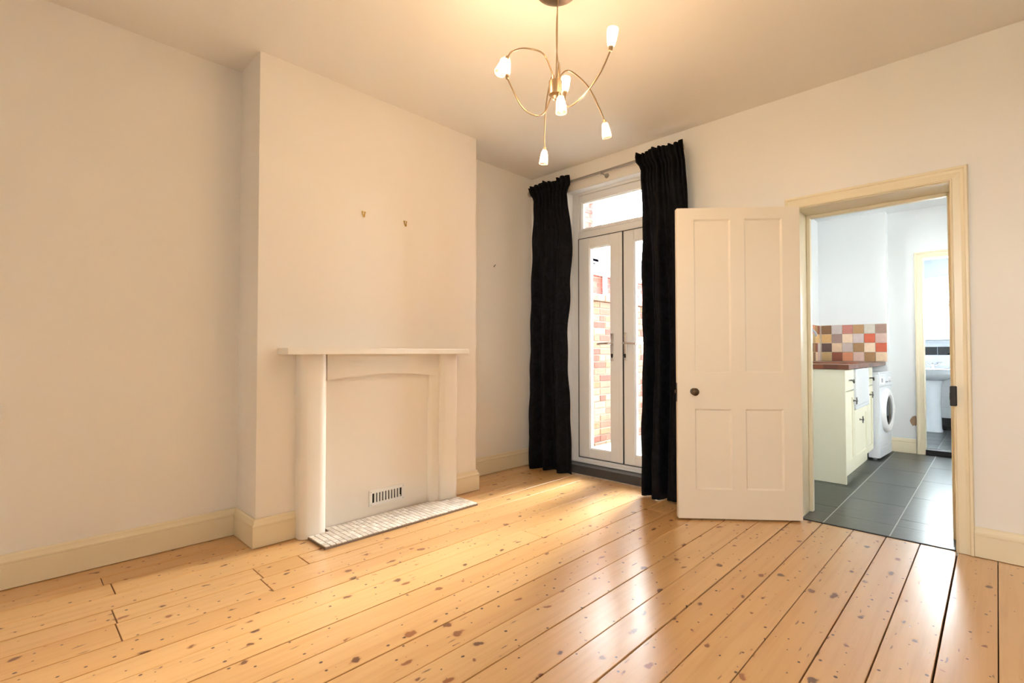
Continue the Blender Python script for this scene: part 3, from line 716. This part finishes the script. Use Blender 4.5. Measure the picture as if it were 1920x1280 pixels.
# ------------------------------------------------------------------ kitchen shell
KX0, KX1, KY1, KH = -1.47, 1.1, 6.74, 2.58
PX, PY = -.838, 6.60     # tiled pier: right edge and face
kfl = thing('floor_kitchen', 'dark slate-grey tiled kitchen floor', 'floor', kind='structure')
box('floor_bed', (KX0, KX1, 3.606, KY1 + .02, -.03, .0008), 'floor_grout', kfl)
tw, tl = .335, .66; x = -.463 - tw * 3; ci = 0; shared = {}
while x < KX1:
    y = 3.609 - (0.0)
    first = {0: 4.37, 1: 4.03}[ci % 2]
    ys = [3.609, first]
    while ys[-1] + tl < KY1: ys.append(ys[-1] + tl)
    ys.append(KY1)
    for a, b in zip(ys, ys[1:]):
        x0, x1 = max(x, KX0) + .0035, min(x + tw, KX1) - .0035
        aa = max(a, 3.609)
        for (xa, xb, ya, yb) in ([(x0, x1, aa, b)] if aa >= YK else ([(max(x0, LX0 + .001), min(x1, LX1 - .001), aa, YK), (x0, x1, YK, b)])):
            if xb - xa < .02 or yb - ya < .02: continue
            g = .0 if ya == YK and aa < YK else .0015
            box('floor_tile', (xa, xb, ya + g, yb - (.0 if yb == YK else .0015), -.012, .002), 'slate_tile', kfl, bev=.001)
    x += tw; ci += 1
S(box('threshold_strip', (LX0, LX1, 3.5985, 3.608, -.02, .004), 'iron'), 'thin dark threshold strip between floorboards and kitchen tiles', 'threshold')
KW = (4.45, 6.10, 1.10, 2.40)
RW = (4.95, 5.55, 1.35, 2.05)  # opening of the added kitchen side window
S(boxes('wall_kitchen_left', [(-1.70, KX0, YK, KW[0], -.1, KH), (-1.70, KX0, KW[1], KY1 + .2, -.1, KH), (-1.70, KX0, KW[0], KW[1], -.1, KW[2]), (-1.70, KX0, KW[0], KW[1], KW[3], KH)], 'kitchen_wall'), 'white kitchen wall behind the sink run with a window')
S(boxes('wall_kitchen_right', [(KX1, KX1 + .2, YK, RW[0], -.1, KH), (KX1, KX1 + .2, RW[1], KY1 + .2, -.1, KH), (KX1, KX1 + .2, RW[0], RW[1], -.1, RW[2]), (KX1, KX1 + .2, RW[0], RW[1], RW[3], KH)], 'kitchen_wall'), 'white kitchen wall with an added side window, right of the doorway')
S(box('ceiling_kitchen', (-1.70, KX1 + .2, YK, KY1 + .2, KH, KH + .2), 'kitchen_wall'), 'white kitchen ceiling', 'ceiling')
S(box('wall_kitchen_front', (-1.47, DO[0] - .002, YK + .0005, YK + .012, -.0, KH), 'kitchen_wall'), 'white plaster of the kitchen on the back of the dining room wall')
pier = S(box('wall_kitchen_pier', (KX0, PX, PY, KY1, -.1, KH), 'kitchen_wall'), 'white wall pier above the patchwork tiles at the end of the worktop')
BDX0, BDX1, BDZ = -.545, .18, 2.05      # bathroom doorway
wkf = S(boxes('wall_kitchen_far', [(KX0, BDX0 - .02, KY1, KY1 + .12, -.1, KH), (BDX1 + .02, KX1, KY1, KY1 + .12, -.1, KH), (BDX0 - .02, BDX1 + .02, KY1, KY1 + .12, BDZ + .02, KH)], 'kitchen_wall'), 'white far kitchen wall around the bathroom doorway')
# patch of bare plaster
bm = bmesh.new(); rr = random.Random(4); vsx = [bm.verts.new((-.636 + (.026 + .012 * rr.random()) * math.cos(a), KY1 - .0015, .345 + (.045 + .02 * rr.random()) * math.sin(a))) for a in [2 * math.pi * k / 16 for k in range(16)]]
bm.faces.new(vsx); r2 = bmesh.ops.extrude_face_region(bm, geom=bm.faces[:])
for v in [g for g in r2['geom'] if isinstance(g, bmesh.types.BMVert)]: v.co.y += .0013
to_obj('bare_plaster_patch', bm, 'old_plaster', wkf)
skirting('baseboard_kitchen', (PX, KY1, z0), (BDX0 - .075, KY1, z0), (0, -1, 0), 'cream skirting board beside the washing machine', h=.15)
architrave('trim_5', BDX0, BDX1, BDZ, KY1, -1, 'cream architrave around the bathroom doorway', w=.07)
S(boxes('trim_6', [(BDX0 - .02, BDX0, KY1, KY1 + .12, .056, BDZ + .02), (BDX1, BDX1 + .02, KY1, KY1 + .12, .056, BDZ + .02), (BDX0, BDX1, KY1, KY1 + .12, BDZ, BDZ + .02)], 'trim'), 'cream lining of the bathroom doorway', 'door frame')
# unseen kitchen window, enlarged to bring in more daylight
kw = thing('window_1', 'white kitchen window above the sink, hidden behind the doorway and enlarged for daylight', 'window', (-1.60, 5.425, KW[2]), kind='structure')
def kwl(o): o.location = (1.60, -5.425, -KW[2]); return o
def yz_frame(name, y0, y1, z0_, z1, w_, x0, x1, mat, parent):
    return boxes(name, [(x0, x1, y0, y0 + w_, z0_, z1), (x0, x1, y1 - w_, y1, z0_, z1), (x0, x1, y0 + w_, y1 - w_, z0_, z0_ + w_), (x0, x1, y0 + w_, y1 - w_, z1 - w_, z1)], mat, parent, bev=.004)
kwl(yz_frame('window_frame', KW[0], KW[1], KW[2], KW[3], .06, -1.64, -1.58, 'upvc', kw))
kwl(box('mullion', (-1.64, -1.58, 5.25, 5.30, KW[2] + .06, KW[3] - .06), 'upvc', kw, bev=.004))
for a, b in ((KW[0] + .06, 5.25), (5.30, KW[1] - .06)): kwl(box('pane', (-1.612, -1.606, a, b, KW[2] + .06, KW[3] - .06), 'pane', kw))

rw = thing('fill_window_kitchen', 'unseen white side window added to brighten the kitchen, right of the doorway', 'window', (1.2, 5.3, RW[2]), kind='structure')  # out of view, added to let more light into the kitchen
def rwl(o): o.location = (-1.2, -5.3, -RW[2]); return o
rwl(yz_frame('window_frame', RW[0], RW[1], RW[2], RW[3], .06, KX1 + .08, KX1 + .14, 'upvc', rw))
rwl(box('mullion', (KX1 + .08, KX1 + .14, 5.235, 5.265, RW[2] + .06, RW[3] - .06), 'upvc', rw, bev=.004))
for a, b in ((RW[0] + .06, 5.235), (5.265, RW[1] - .06)): rwl(box('pane', (KX1 + .107, KX1 + .113, a, b, RW[2] + .06, RW[3] - .06), 'pane', rw))

# unseen window added behind the viewer to brighten the dining room
fw = thing('fill_window_near', 'white framed window added behind the viewer to brighten the room', 'window', (.09, YN - .1, NW[2]), kind='structure')
def fwl(o): o.location = (-.09, -(YN - .1), -NW[2]); return o
fwl(rect_frame('window_frame', NW[0], NW[1], NW[2], NW[3], .06, .06, .06, .06, YN - .14, YN - .08, 'upvc', fw))
fwl(box('mullion', (.46, .50, YN - .14, YN - .08, NW[2] + .06, NW[3] - .06), 'upvc', fw, bev=.004))
for a, b in ((NW[0] + .06, .46), (.50, NW[1] - .06)): fwl(box('pane', (a, b, YN - .113, YN - .107, NW[2] + .06, NW[3] - .06), 'pane', fw))
fwl(box('window_sill', (NW[0] - .04, NW[1] + .03, YN - .08, YN + .05, NW[2] - .03, NW[2] - .002), 'trim', fw, bev=.004))

# patchwork splashback tiles
pal = {'brown': (140,105,72), 'ochre': (222,182,124), 'dkbrown': (106,82,72), 'olive': (188,158,110), 'pgrey': (206,192,186), 'mauve': (160,135,124), 'peach': (232,202,168),
       'redbrown': (142,78,52), 'pink': (194,126,112), 'cpeach': (238,210,180), 'gpink': (200,182,172), 'orange': (214,142,102), 'obrown': (180,140,95), 'lilac': (208,190,186),
       'tan': (165,126,84), 'rose': (214,180,166), 'cgrey': (214,205,190), 'ored': (204,100,70), 'mbrown': (165,132,116)}
TM = {k: tile_mat('splash_tile_' + k, v) for k, v in pal.items()}
layout = [['brown','ochre','dkbrown','olive'], ['pgrey','mauve','peach','redbrown'], ['pink','cpeach','gpink','orange'], ['obrown','lilac','tan','rose'], ['cgrey','ored','cpeach','tan'], ['mbrown','rose','ored','peach']]
TZ0, TS = .969, .1012
box('tile_bed', (KX0, PX, PY - .004, PY, TZ0 - .003, TZ0 + 4 * TS + .002), 'grout', pier)
for ci, col in enumerate(layout[::-1]):
    x1 = PX - ci * TS; x0 = max(x1 - TS, KX0)
    for ri, key in enumerate(col[::-1]):
        box('wall_tile', (x0 + .002, x1 - .002, PY - .010, PY - .003, TZ0 + ri * TS + .002, TZ0 + (ri + 1) * TS - .002), TM[key], pier, bev=.0012)
keys = list(pal); wkl = bpy.data.objects['wall_kitchen_left']
box('tile_bed', (KX0, KX0 + .004, 6.102, PY - .004, TZ0 - .003, TZ0 + 4 * TS + .002), 'grout', wkl)
lw = [['redbrown', 'ochre', 'pgrey', 'rose'], ['obrown', 'ochre', 'redbrown', 'peach'], ['orange', 'olive', 'tan', 'brown'], ['pink', 'peach', 'dkbrown', 'ochre'], ['cgrey', 'tan', 'rose', 'orange']]
for ci in range(5):
    y1 = PY - .005 - ci * TS
    for ri in range(4):
        box('wall_tile', (KX0 + .003, KX0 + .010, y1 - TS + .002, y1 - .002, TZ0 + ri * TS + .002, TZ0 + (ri + 1) * TS - .002), TM[lw[ci][3 - ri]], wkl, bev=.0012)

# kitchen base units
FX = -.886
def bar_handle(parent, y, z):
    for s in (-.028, .028): tube('handle_post', [(FX, y + s, z), (FX + .026, y + s, z)], .005, 'pewter', parent, 8)
    b = tube('handle_bar', bez([(FX + .022, y - .045, z + .004), (FX + .028, y - .028, z), (FX + .032, y, z - .022), (FX + .028, y + .028, z), (FX + .022, y + .045, z + .004)], 5), .005, 'pewter', parent, 8)
def cross_knob(parent, y, z):
    lathe('knob', (FX, y, z), (1, 0, 0), [(0, .010), (.003, .010), (.006, .005), (.018, .005), (.022, .012), (.030, .012), (.034, 0)], 'pewter', parent, n=12)
    tube('knob_arm', [(FX + .024, y - .026, z), (FX + .024, y + .026, z)], .005, 'pewter', parent, 6); tube('knob_arm', [(FX + .024, y, z - .030), (FX + .024, y, z + .030)], .005, 'pewter', parent, 6)
def shaker(name, y0, y1, z0_, z1, parent, w_=.055):
    o = boxes(name, [(FX - .018, FX, y0, y0 + w_, z0_, z1), (FX - .018, FX, y1 - w_, y1, z0_, z1), (FX - .018, FX, y0 + w_, y1 - w_, z0_, z0_ + w_), (FX - .018, FX, y0 + w_, y1 - w_, z1 - w_, z1), (FX - .018, FX - .009, y0 + w_, y1 - w_, z0_ + w_, z1 - w_)], 'cabinet', parent)
    return o
def unit(label, y0, y1, ztop, drawer, hk, hd=None):
    L0 = Vector((-1.18, (y0 + y1) / 2, .1)); t = thing('base_cabinet', label, 'cabinet', L0, group='kitchen base units')
    box('carcass', (KX0 + .01, FX - .019, y0, y1, .10, ztop), 'cabinet', t)
    zt = ztop
    if drawer:
        d = box('drawer', (FX - .018, FX, y0 + .003, y1 - .003, .750, ztop - .003), 'cabinet', t, bev=.003); bar_handle(d, (y0 + y1) / 2, hd); zt = .744
    d = shaker('cabinet_door', y0 + .003, y1 - .003, .118, zt - .003, t); cross_knob(d, hk[0], hk[1])
    for c_ in t.children: c_.location = -L0
    return t
unit('cream cabinet with one drawer nearest the doorway, beside the white sink', 4.780, 5.132, .928, True, (5.10, .655), .835)
unit('cream cabinet with a single door under the white sink', 5.134, 5.728, .572, False, (5.36, .47))
unit('cream cabinet with one drawer between the white sink and the washing machine', 5.730, 6.030, .928, True, (5.86, .66), .82)
t = tag(box('end_panel', (KX0 + .01, -.880, 4.757, 4.778, .003, .928), 'cabinet', bev=.002), 'plain cream end panel of the kitchen units facing the doorway', 'panel')
t = tag(box('plinth', (-.955, -.938, 4.780, 6.030, .003, .099), 'cabinet'), 'cream plinth board under the kitchen units', 'plinth')
# worktop (open over the sink)
wt = tag(boxes('worktop', [(KX0 + .011, -.852, 4.738, 5.135, .930, .968), (KX0 + .011, -1.36, 5.135, 5.727, .930, .968), (KX0 + .011, -.852, 5.727, PY - .011, .930, .968), (-.905, -.852, 5.135, 5.727, .930, .968)], 'worktop', bev=.002), 'dark stained wood-block worktop of the kitchen', 'worktop')
# belfast sink
sk = thing('sink', 'white ceramic butler sink with a deep apron front', 'sink', (-1.1, 5.43, .575))
bm = bmesh.new()
sx0, sx1, sy0, sy1, sz0, sz1 = -1.345, -.868, 5.138, 5.724, .576, .925
for b in [(sx0, sx1, sy0, sy1, sz0, sz0 + .03), (sx1 - .03, sx1, sy0, sy1, sz0 + .03, sz1), (sx0, sx0 + .03, sy0, sy1, sz0 + .03, sz1), (sx0 + .03, sx1 - .03, sy0, sy0 + .03, sz0 + .03, sz1), (sx0 + .03, sx1 - .03, sy1 - .03, sy1, sz0 + .03, sz1)]: box_bm(bm, *b, bev=.008, seg=2)
o = to_obj('basin', bm, 'ceramic', sk); o.location = (1.1, -5.43, -.575)
lathe('drain', (-.0, 0, .0305), (0, 0, 1), [(0, .045), (.003, .042), (.004, .02), (.002, 0)], 'chrome', sk, n=18)
tp = thing('tap', 'chrome swan-neck tap behind the kitchen sink', 'tap', (-1.405, 5.50, .968))
lathe('tap_base', (0, 0, 0), (0, 0, 1), [(0, .026), (.01, .024), (.05, .018), (.06, .014)], 'chrome', tp, n=18)
tube('spout', bez([(0, 0, .05), (0, .01, .20), (.03, .06, .315), (.075, .13, .335), (.105, .185, .295), (.110, .20, .262)], 8), .011, 'chrome', tp, 12)
tube('lever', [(0, -.005, .06), (.012, -.05, .10)], .006, 'chrome', tp, 8)
for s in (-1, 1):
    pass

# washing machine
wm = thing('washing_machine', 'white front-loading washing machine under the end of the worktop', 'washing machine', (-.840, 6.052, 0), (0, 0, R(-3.5)))
MW, MD, MH = .515, .46, .872         # along the wall, depth, height; local +y along the run, front at x = 0
box('body', (-MD, -.004, 0, MW, .022, MH - .022), 'appliance', wm, bev=.006, seg=2)
box('top_panel', (-MD, .0, 0, MW, MH - .022, MH), 'appliance', wm, bev=.008, seg=2)
cp = box('control_panel', (-.004, .008, 0.004, MW - .004, MH - .145, MH - .024), 'appliance', wm, bev=.006, seg=2)
lathe('dial', (.008, .40, MH - .085), (1, 0, 0), [(0, .026), (.016, .024), (.018, 0)], 'white_plastic', cp, n=20)
box('drawer_recess', (.008, .010, .03, .19, MH - .125, MH - .045), 'white_plastic', cp, bev=.003); box('drawer_grip', (.010, .013, .075, .115, MH - .105, MH - .065), 'grey_plastic', cp, bev=.002)
for k in range(3): lathe('button', (.008, .25 + .035 * k, MH - .105), (1, 0, 0), [(0, .007), (.005, .006), (.006, 0)], 'grey_plastic', cp, n=10)
box('front_panel', (-.004, .004, .004, MW - .004, .125, MH - .148), 'appliance', wm, bev=.004)
dk = lathe('door_ring', (.004, MW / 2 + .02, .475), (1, 0, 0), [(0, .225), (.014, .222), (.030, .205), (.036, .185), (.032, .160), (.012, .150)], 'white_plastic', wm, n=44, cap=False)
lathe('door_glass', (.010, MW / 2 + .02, .475), (1, 0, 0), [(0, .152), (.012, .150), (.024, .125), (.032, .08), (.034, 0)], 'machine_glass', dk, n=36)
box('door_catch', (.030, .042, MW / 2 + .20, MW / 2 + .232, .44, .51), 'white_plastic', dk, bev=.004)
box('kick_panel', (-.004, .003, .004, MW - .004, .024, .118), 'appliance', wm, bev=.003)
for (fx_, fy_) in ((-.05, .05), (-.05, MW - .05), (-MD + .05, .05), (-MD + .05, MW - .05)): lathe('foot', (fx_, fy_, .003), (0, 0, 1), [(0, .02), (.01, .02), (.02, .012)], 'grey_plastic', wm, n=12)
tag(box('filler_panel', (KX0 + .02, -.93, 6.034, 6.044, .003, .928), 'dark'), 'dark gap panel between the last cabinet and the washing machine', 'panel')

# ------------------------------------------------------------------ bathroom
BY0, BY1, BX0, BX1, BH, BZ = KY1 + .12, 8.55, -1.45, .55, 2.30, .055
bfl = thing('floor_bathroom', 'dark grey tiled bathroom floor one low step up', 'floor', kind='structure')
box('floor_bed', (BX0, BX1, KY1 + .003, BY1, -.03, BZ - .006), 'floor_grout', bfl)
for i in range(7):
    for j in range(6):
        xa, ya = BX0 + i * .33, BY0 + j * .33
        if xa < BX1 - .05 and ya < BY1 - .02: box('floor_tile', (xa + .003, min(xa + .327, BX1), ya + .003, min(ya + .327, BY1), BZ - .014, BZ), 'slate_tile', bfl, bev=.001)
S(box('bathroom_step', (BDX0, BDX1, KY1 - .008, KY1 + .118, .003, BZ), 'iron', bev=.003), 'dark threshold step of the bathroom doorway', 'step')
S(box('wall_bathroom_left', (BX0 - .25, BX0, BY0, BY1 + .25, -.1, BH), 'white_tile'), 'white bathroom wall on the left')
S(box('wall_bathroom_right', (BX1, BX1 + .2, BY0, BY1 + .25, -.1, BH), 'white_tile'), 'white bathroom wall on the right')
S(box('ceiling_bathroom', (BX0 - .25, BX1 + .2, BY0, BY1 + .25, BH, BH + .2), 'grey_render'), 'pale grey bathroom ceiling', 'ceiling')
BW = (-.95, .25, 1.245, 2.05)
wbf = S(boxes('wall_bathroom_far', [(BX0, BW[0], BY1, BY1 + .25, -.1, BH), (BW[1], BX1, BY1, BY1 + .25, -.1, BH), (BW[0], BW[1], BY1, BY1 + .25, -.1, BW[2]), (BW[0], BW[1], BY1, BY1 + .25, BW[3], BH)], 'grey_render'), 'pale bathroom wall with a frosted window and a black tile band')
for i in range(9):
    xa = BX0 + i * .2235
    for (za, zb_, mt, nm) in ((1.034, 1.138, 'black_tile', 'border_tile'),):
        box(nm, (xa + .0025, xa + .221, BY1 - .010, BY1 + .001, za, zb_), mt, wbf, bev=.001)
    for r_ in range(6):
        za = .22 + r_ * .1345
        box('wall_tile', (xa + .0015, xa + .222, BY1 - .008, BY1 + .001, za + .0015, za + .133), 'white_tile', wbf, bev=.001)
    box('border_tile', (xa + .0025, xa + .221, BY1 - .010, BY1 + .001, BZ + .002, .217), 'black_tile', wbf, bev=.001)
bw = thing('window_2', 'white framed frosted bathroom window with an opening top light', 'window', (-.35, BY1 + .1, BW[2]), kind='structure')
def bwl(o): o.location = (.35, -(BY1 + .1), -BW[2]); return o
wy = BY1 + .06
bwl(rect_frame('window_frame', BW[0], BW[1], BW[2], BW[3], .05, .05, .05, .05, wy, wy + .06, 'upvc', bw))
bwl(box('transom_bar', (BW[0] + .05, BW[1] - .05, wy - .004, wy + .06, 1.665, 1.735), 'upvc', bw, bev=.004))
bwl(box('pane', (BW[0] + .05, BW[1] - .05, wy + .028, wy + .034, BW[2] + .05, 1.665), 'frosted', bw)); bwl(box('pane', (BW[0] + .05, BW[1] - .05, wy + .028, wy + .034, 1.735, BW[3] - .05), 'frosted', bw))
hl_ = bwl(tube('window_handle', [(-.50, wy - .006, 1.70), (-.50, wy - .025, 1.70), (-.38, wy - .03, 1.705)], .009, 'chrome', bw, 8))
bwl(box('window_sill', (BW[0] - .02, BW[1] + .02, BY1 - .03, wy + .002, BW[2] - .018, BW[2] - .001), 'upvc', bw, bev=.003))
# pedestal basin
pb = thing('pedestal_basin', 'white ceramic pedestal basin under the bathroom window', 'basin', (-.60, 8.36, BZ))
lathe('pedestal', (0, 0, 0), (0, 0, 1), [(0, .098), (.02, .100), (.05, .090), (.35, .082), (.60, .092), (.68, .115), (.70, .10)], 'ceramic', pb, n=28)
bm = bmesh.new(); rings = []
for (z, sx, sy) in [(.655, .12, .10), (.70, .22, .16), (.75, .275, .205), (.80, .285, .215), (.808, .27, .20), (.795, .24, .17), (.74, .20, .13), (.70, .10, .07)]:
    rings.append([bm.verts.new((sx * math.copysign(abs(math.cos(a)) ** .7, math.cos(a)), -.03 + sy * math.copysign(abs(math.sin(a)) ** .7, math.sin(a)), z)) for a in [2 * math.pi * k / 32 for k in range(32)]])
for A, B in zip(rings, rings[1:]):
    for k in range(32): bm.faces.new((A[k], A[(k + 1) % 32], B[(k + 1) % 32], B[k]))
bm.faces.new(rings[0][::-1]); bm.faces.new(rings[-1]); smooth_angle(to_obj('bowl', bm, 'ceramic', pb), 50)
bt = thing('basin_mixer_tap', 'chrome two-handled mixer tap on the bathroom basin', 'tap', (-.60, 8.47, BZ + .806))
lathe('tap_body', (0, 0, 0), (0, 0, 1), [(0, .028), (.02, .022), (.06, .018), (.075, 0)], 'chrome', bt, n=16)
tube('spout', bez([(0, 0, .04), (0, -.05, .06), (0, -.11, .045)], 6), .011, 'chrome', bt, 10)
for s in (-1, 1):
    hb = tube('tap_handle', [(s * .015, 0, .03), (s * .055, 0, .045), (s * .065, 0, .07)], .009, 'chrome', bt, 8)
    tube('cross_head', [(s * .065 - .028, 0, .075), (s * .065 + .028, 0, .075)], .006, 'chrome', hb, 6)
cl = thing('rubber_glove', 'lime green cloth hanging at the edge of the bathroom basin', 'cloth', (-.375, 8.30, .50))
bm = bmesh.new(); g = [[bm.verts.new((-.03 + .02 * i + .008 * math.sin(j * .9 + i), .012 * math.sin(i * 1.7 + j * .5), -.19 + .03 * j - .01 * abs(i - 2))) for i in range(5)] for j in range(9)]
for j in range(8):
    for i in range(4): bm.faces.new((g[j][i], g[j][i + 1], g[j + 1][i + 1], g[j + 1][i]))
bmesh.ops.solidify(bm, geom=bm.faces[:], thickness=.006); to_obj('cloth', bm, 'lime', cl, smooth=True)
tube('peg', [(0, .012, .06), (0, .0, .03)], .006, 'chrome', cl, 6)

# ------------------------------------------------------------------ yard
S(boxes('wall_yard_shade_block', [(-1.70, 1.28, YK + .2, 8.80, KH + .21, 5.7), (XL - .25, 1.30, YB - .1, YK, H + .16, 5.9)], 'brick_far'), 'unseen red brick upper storey added above the kitchen to shade the yard wall', 'wall')  # out of view, added to block sky light from the yard bricks
S(box('ground', (-14, 14, YK + .002, 30, -.15, -.05), 'paving'), 'grey ground of the yard and beyond', 'ground')
S(box('ground_front', (-14, 14, -30, YN - .21, -.15, -.06), 'paving'), 'grey ground in front of the house', 'ground')
S(boxes('wall_bounce_facing', [(-1.715, -1.701, YK + .002, KW[0], -.05, KH + .2), (-1.715, -1.701, KW[1], 8.80, -.05, KH + .2), (-1.715, -1.701, KW[0], KW[1], -.05, KW[2]), (-1.715, -1.701, KW[0], KW[1], KW[3], KH + .2)], 'brick_far'), 'unseen red brick facing added on the kitchen to cut bounce light in the yard', 'wall')  # unseen facing, added so the white wall throws less light on the bricks
yp = thing('paving', 'mossy grey paving slabs of the narrow yard', 'paving', kind='structure')
for i in range(3):
    for j in range(7):
        box('paving_slab', (-3.19 + i * .495, -3.19 + i * .495 + .485, 3.87 + j * .6, 3.87 + j * .6 + .59, -.05, .035 + random.uniform(-.004, .004)), 'paving', yp, bev=.006)
bwall = thing('garden_wall', 'pale brick boundary wall of the yard with an orange coping', 'garden wall', (-3.3, 5.6, 0))
def gl(o): o.location = (3.3, -5.6, 0); return o
gl(box('wall_core', (-3.42, -3.206, YK + .01, 9.0, -.05, 1.64), 'mortar', bwall))
LB, HB_, P_ = .2145, .0645, .0750
bm = bmesh.new(); box_bm(bm, -.05, .006, -LB / 2, LB / 2, 0, HB_, bev=.004); st = to_obj('brick', bm, 'yard_brick', bwall)
bm = bmesh.new(); box_bm(bm, -.05, .006, -.051, .051, 0, HB_, bev=.004); hd = to_obj('brick', bm, 'yard_brick', bwall)
rb = random.Random(5); cnt = 0; placed = []; used = {0: False, 1: False}
rest = bmesh.new()
for r_ in range(22):
    z = .0 + r_ * P_ - .005
    y = 3.92 - (0 if r_ % 2 else .1125); k = r_ % 3
    while y < 8.9:
        header = (k % 3 == 2); L_ = .102 if header else LB
        yc = y + L_ / 2
        near = 4.25 < yc < 6.35
        if near:
            src = hd if header else st
            loc = (-3.206 + 3.3 + rb.uniform(-.003, .002), yc - 5.6, z)
            if not used[int(header)]: src.location = loc; used[int(header)] = True
            else: copy_part(src, bwall, loc)
            cnt += 1
        elif y > 3.88:
            box_bm(rest, -3.256, -3.200 + rb.uniform(-.002, .002), y, y + L_, z, z + HB_)
        y += L_ + .0105; k += 1
o = gl(to_obj('far_bricks', rest, 'yard_brick', bwall)); o['kind'] = 'stuff'
for j in range(17): gl(box('coping_brick', (-3.45, -3.185, 3.90 + j * .3, 4.192 + j * .3, 1.645, 1.722), 'coping', bwall, bev=.006))
print('yard bricks', cnt)

nb = thing('neighbour_house', 'red brick house over the wall with white gutter and slate roof', 'house', (-6, 7, 0))
def nl(o): o.location = (6, -7, 0); return o
nl(box('wall', (-8.0, -4.515, 4.2, 6.45, -.1, 6.5), 'brick_far', nb)); nl(box('extension_wall', (-8.0, -4.515, 6.45, 12.0, -.1, 2.36), 'brick_far', nb))
bm = bmesh.new(); box_bm(bm, -.03, .006, -LB / 2, LB / 2, 0, HB_, bev=.003); nbk = to_obj('brick', bm, 'red_brick', nb); first = True; nn = 0
for r_ in range(58):
    z = r_ * .075
    if z < 1.65: continue
    y = 5.45 + (.1125 if r_ % 2 else 0)
    while y < 8.6:
        hi = y + LB
        if (z < 2.22 and 5.9 < y < 8.4) or (2.85 < z < 3.6 and hi < 6.46 and y > 5.7):
            loc = (-4.515 + 6, y + LB / 2 - 7, z)
            if first: nbk.location = loc; first = False
            else: copy_part(nbk, nb, loc)
            nn += 1
        y += .225
print('neighbour bricks', nn)
nl(box('fascia', (-4.52, -4.48, 6.46, 12.0, 2.30, 2.44), 'upvc', nb)); nl(box('soffit_board', (-4.515, -4.40, 6.46, 12.0, 2.285, 2.30), 'upvc', nb))
nl(tube('gutter', [(-4.42, 6.46, 2.455), (-4.42, 12.0, 2.455)], .05, 'upvc', nb, 10))
nl(prism('slate_roof', [(-4.40, 2.46), (-4.40, 2.50), (-6.4, 3.25), (-6.4, 3.20)], 'y', 6.452, 12.0, 'slate', nb)) 
nl(tube('downpipe', [(-4.45, 6.70, 2.44), (-4.455, 6.70, 2.34), (-4.475, 6.72, 2.28), (-4.475, 6.72, .0)], .036, 'upvc', nb, 10))
nl(tube('soil_pipe', [(-4.46, 6.52, 2.50), (-4.46, 6.52, 6.4)], .055, 'pipe_grey', nb, 10))
nl(box('lead_flashing', (-4.6, -4.41, 6.452, 6.60, 2.47, 2.56), 'slate', nb))
